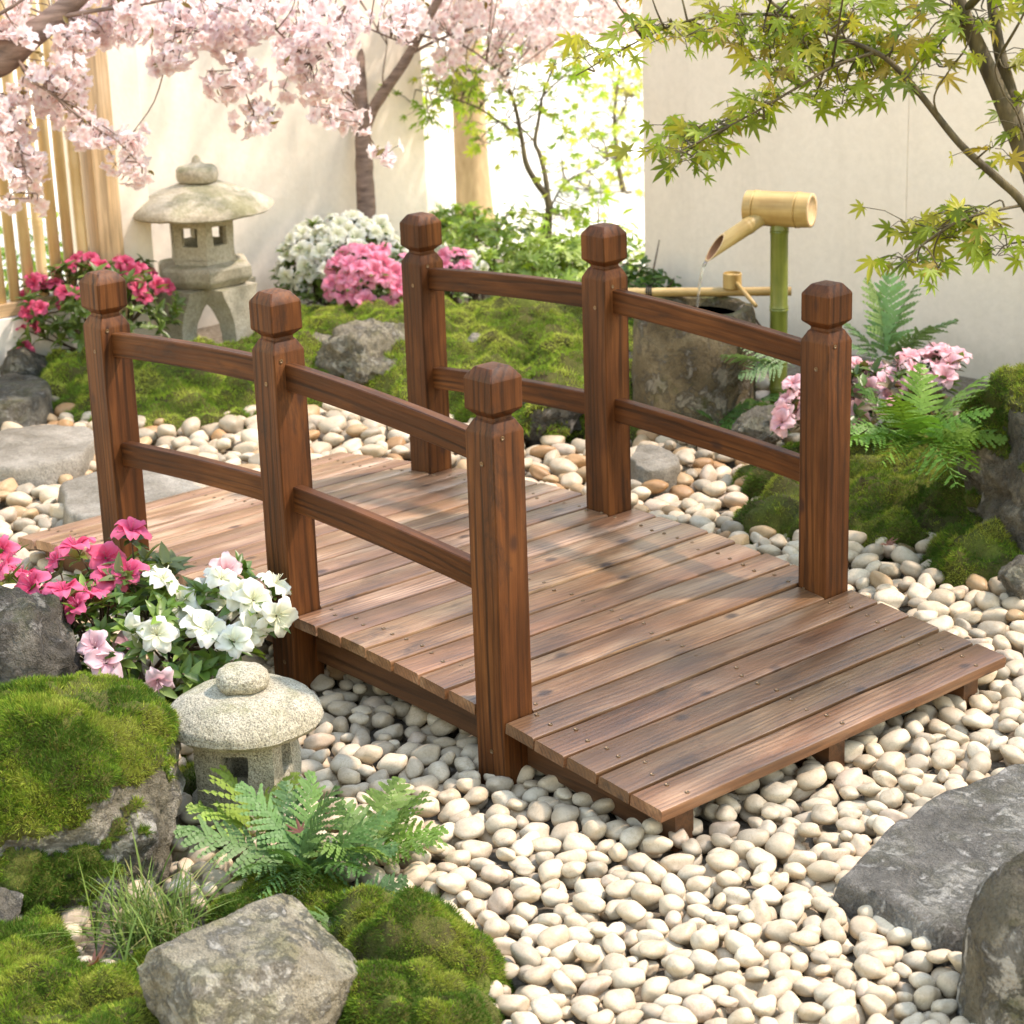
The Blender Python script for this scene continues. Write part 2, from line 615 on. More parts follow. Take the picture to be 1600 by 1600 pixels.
M_LANT2 = mat_stone('pitted_granite', (0.33, 0.3, 0.21), (0.45, 0.42, 0.32), (0.56, 0.53, 0.43), 9, 0.9, 1.0, 0.012, 0.8, (0.2, 0.2, 0.07), 0.45)
M_ROCK = mat_stone('grey_rock', (0.06, 0.052, 0.04), (0.17, 0.155, 0.12), (0.33, 0.31, 0.25), 8, 0.85, 1.0, 0.03, 0.45, (0.11, 0.11, 0.03), 0.5, .4)
M_ROCKL = mat_stone('pale_rock', (0.14, 0.12, 0.075), (0.29, 0.26, 0.19), (0.42, 0.39, 0.31), 8, 0.85, 1.0, 0.022, 0.5, (0.15, 0.14, 0.04), 0.5, .45)
M_ROCKD = mat_stone('dark_rock', (0.035, 0.032, 0.026), (0.10, 0.09, 0.072), (0.26, 0.24, 0.2), 8, 0.85, 1.0, 0.03, 0.4, (0.05, 0.06, 0.012), 0.6, .35)
M_ROCKM = mat_stone('mossy_rock_stone', (0.05, 0.042, 0.028), (0.13, 0.115, 0.08), (0.36, 0.33, 0.27), 6, 0.9, 1.0, 0.02, 0.4, (0.06, 0.06, 0.012), 0.9, .5)
M_SLATE = mat_stone('slate', (0.07, 0.066, 0.055), (0.17, 0.16, 0.138), (0.46, 0.44, 0.4), 11, 0.62, 1.0, 0.022, 0.5, (0.08, 0.08, 0.03), 0.35, .75)
M_STEP = mat_stone('step_stone', (0.13, 0.115, 0.085), (0.22, 0.2, 0.16), (0.32, 0.295, 0.245), 7, 0.85, 0.7, 0.01, 0.4)
M_BASIN = mat_stone('basin_stone', (0.07, 0.05, 0.025), (0.15, 0.115, 0.065), (0.24, 0.195, 0.12), 8, 0.9, 0.9, 0.012, 0.45, (0.08, 0.09, 0.02), 0.8, .25)
M_MOSSBASE = mat_stone('moss_bed', (0.055, 0.04, 0.016), (0.085, 0.09, 0.016), (0.12, 0.15, 0.022), 14, 0.95, 0.8, 0.012, 0.5)
M_MOSS = mat_tint('moss', 0.7, 0.3, 0.15)
M_LEAF = mat_tint('leaf', 0.38, 0.3, 0.5, (1.1, 1.15, 0.6))
M_FERN = mat_tint('fern_leaf', 0.5, 0.3, 0.3, (1.0, 1.1, 0.6))
M_MAPLE = mat_tint('maple_leaf', 0.45, 0.5, 0.3, (1.35, 1.3, 0.5))
M_PETAL = mat_tint('petal', 0.55, 0.4, 0.2)
M_CHERRY = mat_tint('cherry_petal', 0.6, 0.5, 0.15)
M_GRASS = mat_tint('grass_blade', 0.5, 0.3, 0.3)
M_STEM = mat_bark('stem', (0.05, 0.03, 0.018), (0.12, 0.075, 0.04))
M_BARKC = mat_bark('cherry_bark', (0.10, 0.062, 0.045), (0.28, 0.19, 0.145), (0.4, 0.4, 2.2), 24)
M_BARKM = mat_bark('maple_bark', (0.04, 0.03, 0.014), (0.125, 0.1, 0.045), (1, 1, 0.25), 30)
M_BARKG = mat_bark('pale_bark', (0.3, 0.2, 0.1), (0.5, 0.36, 0.2), (1, 1, 0.4), 12)
M_WATER = mat_water()
M_STREAM = mat_stream()

# ------------------------------------------------------------------ the ground
V, F = box((0, 0, -0.3), 120, 120, 0.5)
tag(mesh_np('ground', V, F, M_SOIL, smooth=False), kind='structure')
# pale raked ground beyond the walls, one sheet a little above the soil
P0 = np.array([[-2.95, 2.95, -0.046], [-2.2, 2.95, -0.046], [-1.5, 2.62, -0.046], [20, 2.62, -0.046], [20, 45, -0.046], [-45, 45, -0.046], [-45, -20, -0.046], [-2.95, -20, -0.046]])
tag(mesh_np('path', P0, [tuple(range(8))], M_PALE, smooth=False), kind='structure')


# ------------------------------------------------------------------ walls and fence
def wallbox(name, c, sx, sy, sz, mat, parent=None):
    V, F = box(c, sx, sy, sz)
    o = mesh_np(name, V, F, mat, parent, smooth=False)
    bevel(o, 0.0022, 2)
    return o


t = empty('garden_wall', (-2.91, 1.6, -0.06), 'cream plaster wall with a fine upright joint behind the tall stone lantern', 'wall')
wallbox('wall_panel', (-2.91, 1.435, 0.72), 0.12, 1.09, 1.56, M_PLASTER, t)
wallbox('wall_panel', (-2.9102, 2.137, 0.72), 0.12, 0.31, 1.56, M_PLASTER, t)
t = empty('garden_wall', (0, 2.46, -0.06), 'beige plaster wall behind the bamboo water spout and the maple', 'wall')
wallbox('wall_panel', (-1.3068, 2.46, 0.72), 1.0852, 0.12, 1.56, M_PLASTER, t)
wallbox('wall_panel', (1.137, 2.461, 0.72), 3.8, 0.12, 1.56, M_PLASTER, t)
t = wallbox('garden_wall', (-3.76, 2.83, 0.72), 0.12, 0.52, 1.56, M_PLASTER_W)
tag(t, 'narrow white wall panel set back beside the thick golden tree trunk', 'wall')
t = wallbox('garden_wall', (-11.0, 9.0, 1.0), 0.2, 26.0, 2.1, M_PLASTER_W)
tag(t, 'sunlit white wall far off across the bright gap between the plaster walls', 'wall')

t = wallbox('pillar', (-2.57, 0.856, 0.72), 0.10, 0.110, 1.56, M_PLASTER)
tag(t, 'slim pale pillar at the end of the bamboo fence beside the tall lantern', 'pillar')
t = wallbox('plinth', (-2.60, -0.13, 0.06), 0.16, 1.68, 0.25, M_PLASTER_W)
tag(t, 'low white plinth carrying the bamboo pole fence', 'plinth')


def bamboo_tube(p0, p1, r, nodes, n=14, flare=1.1, off=0.0):
    """a culm with raised nodes; returns V, F, gc"""
    p0, p1 = np.asarray(p0, float), np.asarray(p1, float)
    L = np.linalg.norm(p1 - p0)
    ts, rs = [0.0], [r]
    for q in sorted(nodes):
        for d, k in ((-0.010, 1.0), (-0.003, flare), (0.0, flare * 0.93), (0.003, flare), (0.010, 1.0)):
            ts.append(q + d * (0.02 / max(r, 0.008)) ** -0.5 / L if False else q + d / L); rs.append(r * k)
    ts.append(1.0); rs.append(r * 0.97)
    pts = p0 + np.array(ts)[:, None] * (p1 - p0)
    # tube() takes its frame from gradients, fine for a straight run
    V, F = tube(pts, rs, n)
    a = np.tile(np.arange(n) * 2 * PI / n, len(ts))
    gcs = np.stack([np.repeat(np.array(ts) * L, n) + off, np.cos(a) * r + off * 3.1, np.sin(a) * r], 1)
    return V, F, gcs


t = empty('bamboo_fence', (-2.5, -0.1, 0.185), 'pale bamboo pole fence in a timber frame left of the tall lantern', 'fence')
y = 0.685
while y > -0.95:
    r = rng.uniform(0.0155, 0.0185)
    V, F, g = bamboo_tube((-2.56 + rng.normal(0, .003), y, 0.225), (-2.56 + rng.normal(0, .003), y + rng.normal(0, .004), 1.40), r, sorted(rng.uniform(0.05, 0.95, 4)), off=rng.uniform(0, 9))
    mb = MB(); mb.add(V, F, np.array([1, 1, 1]) * rng.uniform(0.85, 1.12), g)
    mb.build('pole', M_BAMBOO, t, True, True, True)
    y -= rng.uniform(0.047, 0.053)
for nm, c, s in (('rail', (-2.56, -0.14, 0.2065), (0.06, 1.70, 0.04)), ('rail', (-2.56, -0.14, 1.422), (0.06, 1.70, 0.04)), ('frame_post', (-2.56, 0.757, 0.72), (0.11, 0.085, 1.56))):
    V, F = box(c, *s)
    o = mesh_np(nm, V, F, M_FRAME, t, False, (1, 1, 1), V[:, [2, 1, 0]] if nm == 'frame_post' else V[:, [1, 0, 2]])
    bevel(o, 0.004)

# ------------------------------------------------------------------ the bridge
PITCHB, PH, DW, DSP = 0.0748, 0.035, 0.9087, 0.5983
HW = DW / 2
YC = HW - PH


def deck_z(x):
    a = abs(x)
    return 0.1325 - 0.0335 * (a / 0.6) ** 2 if a < 0.6 else 0.099 - (a - 0.6) * 0.1135


bridge = empty('garden_bridge', (0, 0, 0), 'brown stained wooden arched footbridge with six capped posts and slim handrails over pebbles', 'bridge')
mb = MB(); SCREWS = []
for k in range(-13, 14):
    xc = k * PITCHB
    zc = deck_z(xc)
    sl = (deck_z(xc + .03) - deck_z(xc - .03)) / .06
    y0, y1 = -HW + rng.uniform(-.001, .004), HW + rng.uniform(-.004, .001)
    if k in (0, 8, -8):
        y0, y1 = -YC + PH + 0.0015, YC - PH - 0.0015
    hw, th, bv = PITCHB / 2 - rng.uniform(0.0022, 0.0036), 0.021, 0.0048
    prof = [(-hw, -th), (hw, -th), (hw, -bv), (hw - bv * .3, -bv * .3), (hw - bv, 0), (-hw + bv, 0), (-hw + bv * .3, -bv * .3), (-hw, -bv)]
    dz = rng.normal(0, 0.0007)
    ys = np.linspace(y0, y1, 9)
    V, gq = [], []
    warp = rng.normal(0, 0.0005, 9)
    o3 = rng.uniform(0, 60, 3)
    for i, yy in enumerate(ys):
        for (px, pz) in prof:
            V.append((xc + px - sl * pz, yy, zc + pz + sl * px + dz + warp[i]))
            gq.append((yy + o3[0], px + o3[1], pz + o3[2]))
    F = []
    n = len(prof)
    for i in range(8):
        for j in range(n):
            F.append((i * n + j, i * n + (j + 1) % n, (i + 1) * n + (j + 1) % n, (i + 1) * n + j))
    F.append(tuple(range(n))[::-1]); F.append(tuple(8 * n + j for j in range(n)))
    wet = 1.0
    tcol = np.array([1.0, rng.uniform(.95, 1.03), rng.uniform(.9, 1.05)]) * rng.uniform(0.80, 1.15) * np.array([1.0, 1 + .008 * max(0, 8 - k), 1 + .026 * max(0, 8 - k)]) * (0.66 if k > 8 else 0.95 + .022 * (8 - k))  # random board tone; sheen painted into far boards, shade into the ramp boards
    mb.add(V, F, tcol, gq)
    for yy in (-HW + 0.075, 0.0, HW - 0.075):
        for q in (-0.019, 0.019):
            if k in (0, 8, -8) and abs(yy) > 0.1 and False: continue
            sx, sy = xc + q + rng.normal(0, .003), yy + rng.normal(0, .008)
            zz = deck_z(xc) + sl * (sx - xc) + dz + 0.0006
            SCREWS.append((sx, sy, zz))
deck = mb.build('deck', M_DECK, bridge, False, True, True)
autosmooth(deck, 25)
SCREWS.sort(key=lambda p: depth(p))
SV, SF = lathe([(0.0040, -0.003), (0.0040, 0.0006), (0.0030, 0.0010), (0.0014, 0.0001)], 10)
sc0 = mesh_np('screw', SV, SF, M_SCREW, None, False, link=False)
for p in SCREWS[:100]:
    o = bpy.data.objects.new('screw', sc0.data); o.parent = deck; o.location = p; COL.objects.link(o)
sb = MB()
for p in SCREWS[100:]: sb.add(SV + np.array(p), SF)
sb.build('screws', M_SCREW, deck)['kind'] = 'stuff'

# stringers under the boards
for yy in (-HW + 0.075, 0.0, HW - 0.075):
    xs = np.linspace(-0.985, 0.985, 41)
    V, gq = [], []
    o3 = rng.uniform(0, 60, 3)
    for x in xs:
        zt = deck_z(x) - 0.0225
        zb = min(zt - 0.02, max(-0.045, -0.02 + 0.045 * (1 - (abs(x) / 0.8) ** 2)))
        if abs(x) > 0.93: zb = -0.045
        for dy, z in ((-.021, zb), (.021, zb), (.021, zt), (-.021, zt)):
            V.append((x, yy + dy, z)); gq.append((x + o3[0], dy + o3[1], z + o3[2]))
    F = []
    for i in range(40):
        for j in range(4):
            F.append((i * 4 + j, i * 4 + (j + 1) % 4, (i + 1) * 4 + (j + 1) % 4, (i + 1) * 4 + j))
    F.append((3, 2, 1, 0)); F.append(tuple(160 + j for j in range(4)))
    mesh_np('stringer', V, F, M_BEAM, bridge, False, (0.8, 0.8, 0.8), gq)


def square_ring(h, ch, z):
    """square with slightly eased corners"""
    p = []
    for sx, sy in ((1, 1), (-1, 1), (-1, -1), (1, -1)):
        a, b_ = (sx * h, sy * (h - ch)), (sx * (h - ch), sy * h)
        p += [a, b_] if sx * sy > 0 else [b_, a]
    return [(x, y, z) for x, y in p]


def post(x, y, capz, facing):
    c = capz
    pr = [(PH, -0.05), (PH, c - 0.034), (PH * .97, c - 0.030), (0.0255, c - 0.0135), (0.0222, c - 0.0105), (0.0215, c - 0.006), (0.0235, c - 0.0035), (0.0335, c + 0.0055), (PH * 0.99, c + 0.008),
          (PH * 0.99, c + 0.057), (PH * .96, c + 0.060), (0.0225, c + 0.075), (0.0205, c + 0.0765), (0.008, c + 0.0785)]
    V, gq, F = [], [], []
    o3 = rng.uniform(0, 60, 3)
    for h, z in pr:
        for (px, py, pz) in square_ring(h, min(0.0022, h * .12), z):
            V.append((x + px, y + py, pz)); gq.append((pz + o3[0], px + o3[1], py + o3[2]))
    for i in range(len(pr) - 1):
        for j in range(8):
            F.append((i * 8 + j, i * 8 + (j + 1) % 8, (i + 1) * 8 + (j + 1) % 8, (i + 1) * 8 + j))
    F.append(tuple(range(7, -1, -1))); F.append(tuple((len(pr) - 1) * 8 + j for j in range(8)))
    tq = np.array([1, 1, 1]) * rng.uniform(.88, 1.12)
    o = mesh_np('post', V, F, M_POST, bridge, False, tq, gq)
    autosmooth(o, 18)
    dz = deck_z(x)
    for q in ((0.006, 0.565), (0.004, 0.03)):      # screw heads on the outer face
        rot = Matrix.Rotation(PI / 2, 3, 'X')
        V, F = lathe([(0.0045, -0.003), (0.0045, 0.001), (0.0028, 0.0012), (0.0015, 0.0002)], 10)
        V = np.array([rot @ Vector(v) for v in V]) + np.array([x + q[0], y - PH, q[1] if q[1] < .1 else q[1] - .02 + (dz - .1)])
        mesh_np('screw', V, F, M_SCREW, o, False)
    for q in (0.57,):
        rot = Matrix.Rotation(PI / 2, 3, 'Y')
        V, F = lathe([(0.0042, -0.003), (0.0042, 0.001), (0.0026, 0.0012), (0.0012, 0.0002)], 10)
        V = np.array([rot @ Vector(v) for v in V]) + np.array([x + PH, y + rng.uniform(-.02, -.012), q + .02 + (dz - .1)])
        mesh_np('screw', V, F, M_SCREW, o, False)
    return o


for yy in (-YC, YC):
    for i, x in enumerate((-DSP, 0.0, DSP)):
        post(x, yy, (0.6267, 0.6692, 0.6267)[i], 0)
    for (z0, z1) in ((0.5545, 0.591), (0.3235, 0.357)):
        for s in (-1, 1):
            xs = np.linspace(PH - .004, DSP - PH + .004, 15) * s
            V, gq, F = [], [], []
            o3 = rng.uniform(0, 60, 3)
            for x in xs:
                u = abs(x) / DSP
                z = z1 + (z0 - z1) * (0.35 * u + 0.65 * u * u)
                hz, hy, cc = 0.0245, 0.0115, 0.0018
                for py, pz in ((-hy + cc, -hz), (hy - cc, -hz), (hy, -hz + cc), (hy, hz - cc), (hy - cc, hz), (-hy + cc, hz), (-hy, hz - cc), (-hy, -hz + cc)):
                    V.append((x, yy + py, z + pz)); gq.append((x + o3[0], pz + o3[1], py + o3[2]))
            for i in range(14):
                for j in range(8):
                    f = (i * 8 + j, i * 8 + (j + 1) % 8, (i + 1) * 8 + (j + 1) % 8, (i + 1) * 8 + j)
                    F.append(f if s < 0 else f[::-1])
            F.append(tuple(range(8))); F.append(tuple(14 * 8 + j for j in range(7, -1, -1)))
            o = mesh_np('rail', V, F, M_POST, bridge, False, np.array([1, 1, 1]) * rng.uniform(.85, 1.05), gq)
            bm = bmesh.new(); bm.from_mesh(o.data); bmesh.ops.recalc_face_normals(bm, faces=bm.faces); bm.to_mesh(o.data); bm.free()
            autosmooth(o, 25)
for o in list(bridge.children):
    bm = bmesh.new(); bm.from_mesh(o.data); bmesh.ops.recalc_face_normals(bm, faces=bm.faces); bm.to_mesh(o.data); bm.free()

# ------------------------------------------------------------------ stones
_ICO = {}


def ico(sub):
    if sub not in _ICO:
        bm = bmesh.new()
        bmesh.ops.create_icosphere(bm, subdivisions=sub, radius=1.0)
        _ICO[sub] = (np.array([v.co[:] for v in bm.verts]), np.array([[v.index for v in f.verts] for f in bm.faces]))
        bm.free()
    V, F = _ICO[sub]
    return V.copy(), F


def rock_shape(size, seed, cuts=9, sub=5, rough=0.10, freq=2.2, cutlo=0.62, cuthi=0.9, flat_top=None, yaw=0.0, fine=0.03):
    r = np.random.default_rng(seed)
    V, F = ico(sub)
    for _ in range(cuts):
        n = r.normal(size=3); n /= np.linalg.norm(n)
        d = r.uniform(cutlo, cuthi)
        e = V @ n - d
        V = V - np.outer(np.maximum(e, 0) * 0.93, n)
    if flat_top is not None:
        e = V[:, 2] - flat_top
        V[:, 2] -= np.maximum(e, 0) * 0.95
    D = V / (np.linalg.norm(V, axis=1)[:, None] + 1e-9)
    V = V + D * (fbm(V * freq + seed * 3.7, 4, seed) * rough)[:, None]
    V = V + D * (fbm(V * freq * 5 + seed, 3, seed + 5) * fine)[:, None]
    if flat_top is not None:
        V[:, 2] = np.where(V[:, 2] > flat_top * .9, flat_top * .9 + (V[:, 2] - flat_top * .9) * 0.6, V[:, 2])
    V = V * np.asarray(size)
    c, s = math.cos(yaw), math.sin(yaw)
    V = V @ np.array([[c, s, 0], [-s, c, 0], [0, 0, 1]])
    return V, F


def vnormals(V, F):
    n = np.cross(V[F[:, 1]] - V[F[:, 0]], V[F[:, 2]] - V[F[:, 0]])
    out = np.zeros_like(V)
    for i in range(3): np.add.at(out, F[:, i], n)
    return out / (np.linalg.norm(out, axis=1)[:, None] + 1e-12)


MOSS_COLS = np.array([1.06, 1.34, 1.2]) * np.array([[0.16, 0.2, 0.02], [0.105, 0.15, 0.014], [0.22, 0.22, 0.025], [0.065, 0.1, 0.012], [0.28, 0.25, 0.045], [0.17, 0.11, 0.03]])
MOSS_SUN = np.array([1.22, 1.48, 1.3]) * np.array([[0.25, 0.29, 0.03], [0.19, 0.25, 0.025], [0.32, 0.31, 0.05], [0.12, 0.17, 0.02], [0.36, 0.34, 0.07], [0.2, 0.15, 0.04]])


def blades(V, F, fmask, dens, length, width, r, cols, pale=0.0, curl=0.6, clump=24.0, bw=(.3, .28, .2, .12, .06, .04)):
    """short moss shoots standing on the masked faces; returns V, F, tint"""
    Fm = F[fmask]
    a, b, c = V[Fm[:, 0]], V[Fm[:, 1]], V[Fm[:, 2]]
    cr = np.cross(b - a, c - a)
    area = np.linalg.norm(cr, axis=1) / 2
    n = int(area.sum() * dens)
    if n < 1: return None
    idx = r.choice(len(Fm), n, p=area / area.sum())
    u, v = r.random(n), r.random(n)
    fl = u + v > 1
    u[fl], v[fl] = 1 - u[fl], 1 - v[fl]
    P = a[idx] + (b - a)[idx] * u[:, None] + (c - a)[idx] * v[:, None]
    nn = (cr / (2 * area[:, None] + 1e-15))[idx]
    bare = (fbm(P * 13.0 + 7.7, 3, 77) < -.42) & (r.random(n) < .85)
    P, nn = P[~bare], nn[~bare]
    n = len(P)
    # clumps: neighbouring shoots lean together and share a tone
    cl = np.stack([vnoise(P * clump, 3), vnoise(P * clump, 5), vnoise(P * clump, 9)], 1)
    d = nn * 0.75 + np.array([0, 0, 0.3]) + cl * curl + r.normal(size=(n, 3)) * 0.55
    d /= np.linalg.norm(d, axis=1)[:, None]
    side = np.cross(d, r.normal(size=(n, 3))); side /= np.linalg.norm(side, axis=1)[:, None] + 1e-9
    bend = np.cross(d, side) * r.uniform(-.7, .7, n)[:, None] - np.array([0, 0, .25])
    L = length * r.uniform(.55, 1.3, n)[:, None] * (1 + 0.5 * vnoise(P * clump * .5, 21))[:, None]
    w_ = width * r.uniform(.7, 1.3, n)[:, None]
    p1 = P + d * L * .55 + bend * L * .12
    p2 = P + d * L + bend * L * .42
    P = P - nn * 0.003
    VV = np.stack([P - side * w_, P + side * w_, p1 - side * w_ * .8, p1 + side * w_ * .8, p2], 1).reshape(-1, 3)
    o = (np.arange(n) * 5)[:, None]
    FF = np.concatenate([o + [0, 1, 3], o + [0, 3, 2], o + [2, 3, 4]])
    t1 = fbm(P * 14.0, 4, 31) * .62 + .5
    ci = np.clip(((t1 - .22) * 1.5 + r.normal(0, .18, n)), 0, .999)
    order = np.array([3, 1, 0, 2, 4])
    tc = cols[order[(ci * 5).astype(int)]]
    br = r.random(n) < 0.06
    tc = np.where(br[:, None], cols[5], tc)
    tc = tc * r.uniform(.75, 1.25, n)[:, None]
    tt = np.repeat(tc, 5, axis=0).reshape(n, 5, 3)
    return VV, FF, tt.reshape(-1, 3)


def rock(name, c, size, seed, mat, label, cat='rock', moss=None, mossdens=60000, mosslen=0.018, mosscols=None, mossbias=0.0, group=None, **kw):
    V, F = rock_shape(size, seed, **kw)
    V = V + np.asarray(c, float)
    o = mesh_np(name, V, F, mat, None, True, origin=c)
    tag(o, label, cat, group)
    if moss is not None:
        nv = vnormals(V, F)
        msk = nv[:, 2] + 0.55 * fbm(V * 7, 3, seed + 2) + mossbias
        if callable(moss):
            msk = msk + moss(V - np.asarray(c))
        fm = msk[F].mean(1) > 0.35
        Vm = V + nv * (0.006 + 0.010 * (fbm(V * 16, 3, seed + 4) * .5 + .5))[:, None] * np.clip((msk - .3) * 3, 0, 1)[:, None]
        Fm = F[fm]
        used, inv = np.unique(Fm, return_inverse=True)
        Vu, Fu = Vm[used], inv.reshape(-1, 3)
        mo = mesh_np('moss', Vu, Fu, M_MOSSBASE, o, True)
        bl = blades(Vm, F, fm, mossdens, mosslen, mosslen * 0.055, np.random.default_rng(seed + 9), mosscols if mosscols is not None else MOSS_COLS)
        if bl is not None:
            mesh_np('moss_shoots', bl[0], bl[1], M_MOSS, mo, True, bl[2])
    return o


def gxy(px, py, z=0.0):
    g = G(px, py)
    return np.array([g[0], g[1], z])


FOOT = []      # footprints no pebble lies in: (x, y, rx, ry)

# the big mossy boulder at the left
c = np.array([0.318, -1.135, 0.035])
rock('mossy_boulder', c, (0.20, 0.225, 0.215), 21, M_ROCKM, 'large rounded boulder thick with olive moss, beside the small stone lantern', 'boulder',
     moss=lambda q: 0.30 + np.clip(q[:, 2] - .02, -.12, .12) * 3.0 - 7.0 * np.maximum(q @ RT - .085, 0) * (q[:, 2] < .12), mossdens=380000, mosslen=0.0105, sub=6, cuts=5, rough=0.10, cutlo=.78, cuthi=.96, yaw=.5)
FOOT.append((c[0], c[1], .17, .2))
c = W(28, 1035, 3.86); c[2] = 0.1
rock('rock', c, (0.13, 0.15, 0.175), 5, M_ROCKD, 'dark grey furrowed rock at the left edge behind the mossy boulder', cuts=8, rough=.13, fine=.05)
FOOT.append((c[0], c[1], .1, .12))
c = gxy(412, 1590, 0.035)
rock('rock', c, (0.19, 0.205, 0.14), 63, M_ROCKL, 'angular pale rock with a split face beside the grass tuft', cuts=15, cutlo=.52, cuthi=.80, rough=.03, sub=6, yaw=.3, freq=2.4, flat_top=.72, fine=.016)
FOOT.append((c[0], c[1], .13, .12))
c = gxy(-12, 1452, 0.03)
rock('rock', c, (0.045, 0.05, 0.05), 13, M_ROCK, 'small grey rock peeping in below the mossy boulder at the left edge')
c = np.array([1.70, -0.395, 0.0])
rock('boulder', c, (0.13, 0.16, 0.225), 31, M_ROCKM, 'rounded boulder with pale top and mossy brown side in front of the dark slab', 'boulder', cuts=4, cutlo=.8, cuthi=.95, rough=.05, fine=.02, yaw=.35, sub=5)
FOOT.append((c[0], c[1], .12, .14))


def slab(name, pts, z0, z1, seed, mat, label, cat, group=None):
    """flat stone from a ground outline"""
    P = smoothline(np.array(list(pts) + [pts[0]]), 7)[:-1]
    r = np.random.default_rng(seed)
    cen = P.mean(0)
    d = P - cen
    a = np.arange(len(P)) / len(P) * 2 * PI
    P = cen + d * (1 + 0.035 * np.array([fbm(np.array([[math.cos(q) * 3, math.sin(q) * 3, seed]]), 3, seed)[0] for q in a]))[:, None]
    d = P - cen
    V, F = [], []
    rings = [(1.02, z0), (1.03, z0 + (z1 - z0) * .5), (1.0, z1 - 0.012), (0.975, z1 - 0.002), (0.93, z1)] + [(k, z1) for k in np.linspace(.85, .08, 14)]
    n = len(P)
    for k, z in rings:
        for q in d:
            V.append((cen[0] + q[0] * k, cen[1] + q[1] * k, z))
    V = np.array(V)
    V[:, 2] += (V[:, 2] > z0 + .01) * (fbm(V * 9, 4, seed) * .006 + fbm(V * 40, 3, seed) * .0022)
    V[:, :2] += (fbm(V * 25, 3, seed + 3) * .004)[:, None] * np.sign(V[:, :2] - cen)
    for i in range(len(rings) - 1):
        for j in range(n):
            F.append((i * n + j, i * n + (j + 1) % n, (i + 1) * n + (j + 1) % n, (i + 1) * n + j))
    F.append(tuple((len(rings) - 1) * n + j for j in range(n)))
    o = mesh_np(name, V, F, mat, None, True, origin=(cen[0], cen[1], z0))
    FOOTP.append((P, z1))
    return tag(o, label, cat, group)


FOOTP = []
q = lambda *l: [G(x, y, 0.035)[:2] for x, y in l]
slab('slab', q((1312, 1362), (1400, 1262), (1510, 1212), (1620, 1178), (1760, 1200), (1720, 1330), (1600, 1450), (1490, 1440), (1400, 1400)), -.05, .02, 3, M_SLATE, 'large dark grey slate slab with pale flaking patches beside the bridge ramp', 'stone slab')
slab('stepping_stone', q((-60, 690), (0, 672), (80, 662), (146, 672), (140, 700), (80, 722), (0, 730), (-60, 722)), -.05, .038, 4, M_STEP, 'long flat beige stepping stone at the left edge among pebbles', 'stepping stone', 'stepping stones in the pebbles')
slab('stepping_stone', q((92, 758), (140, 738), (225, 730), (300, 748), (318, 778), (270, 800), (190, 812), (110, 800)), -.05, .036, 5, M_STEP, 'flat grey stepping stone touching the far end of the bridge', 'stepping stone', 'stepping stones in the pebbles')
slab('stepping_stone', q((985, 712), (1000, 694), (1040, 698), (1062, 718), (1030, 730), (1000, 728)), -.05, .03, 6, M_STEP, 'small flat pale stone seen under the far handrail', 'stepping stone', 'stepping stones in the pebbles')
slab('slab', q((-40, 625), (0, 598), (60, 600), (80, 622), (40, 640), (-20, 645)), -.05, .06, 8, M_ROCK, 'low grey slab at the foot of the white plinth', 'stone slab')

c = gxy(42, 598, 0.04)
rock('rock', c, (0.07, 0.1, 0.065), 15, M_ROCK, 'small brown rock resting against the white plinth below the bamboo fence')
c = gxy(575, 600, 0.06)
rock('rock', c, (0.125, 0.17, 0.12), 17, M_ROCKL, 'craggy grey rock on the moss between the two left posts', cuts=11, rough=.16, fine=.06, freq=3)
FOOT.append((c[0], c[1], .09, .12))
c = gxy(862, 668, 0.05)
rock('mossy_rock', c, (0.09, 0.12, 0.10), 18, M_ROCKD, 'dark rock capped with moss left of the middle far post', moss=True, mossdens=60000, mosslen=.016, mosscols=MOSS_SUN)
FOOT.append((c[0], c[1], .08, .1))
c = gxy(1190, 690, 0.035)
rock('rock', c, (0.07, 0.09, 0.06), 19, M_ROCK, 'low speckled grey rock behind the far handrail near the basin fern', rough=.1)
FOOT.append((c[0], c[1], .06, .07))
c = gxy(1612, 870, 0.10)
c = c + np.array([-0.02, 0.16, 0])
rock('mossy_boulder', c, (0.26, 0.23, 0.29), 26, M_ROCK, 'tall craggy grey boulder with a moss cap at the right edge beside the fern', 'boulder', moss=lambda q: -0.15 + (q[:, 2] > .1) * .35, mossdens=130000, mosslen=.012, sub=6, cuts=12, rough=.15, fine=.045, cutlo=.6)
FOOT.append((c[0], c[1], .2, .2))
c = gxy(1600, 925, 0.03)
rock('rock', c, (0.06, 0.07, 0.05), 27, M_ROCK, 'small grey rock on the moss edge below the mossy boulder, right edge')
c = gxy(975, 610, 0.03)
rock('rock', c, (0.09, 0.12, 0.09), 33, M_ROCKM, 'dark mossy rock tucked left of the stone basin', moss=True, mossdens=50000, mosslen=.016, mosscols=MOSS_SUN)
c = W(660, 550, 6.6); c[2] = 0.11
rock('mossy_rock', gxy(870, 560, .09), (0.07, 0.1, 0.07), 36, M_ROCKD, 'dark rock breaking through the moss bank left of the middle far post', moss=True, mossdens=60000, mosslen=.012, mosscols=MOSS_SUN)
rock('rock', gxy(500, 580, .07), (0.05, 0.07, 0.045), 37, M_ROCKL, 'small pale rock half sunk in moss left of the craggy grey rock')
rock('rock', gxy(745, 588, .1), (0.035, 0.05, 0.035), 35, M_STEP, 'small white stone lying on the sunny moss bank')

# ------------------------------------------------------------------ moss beds


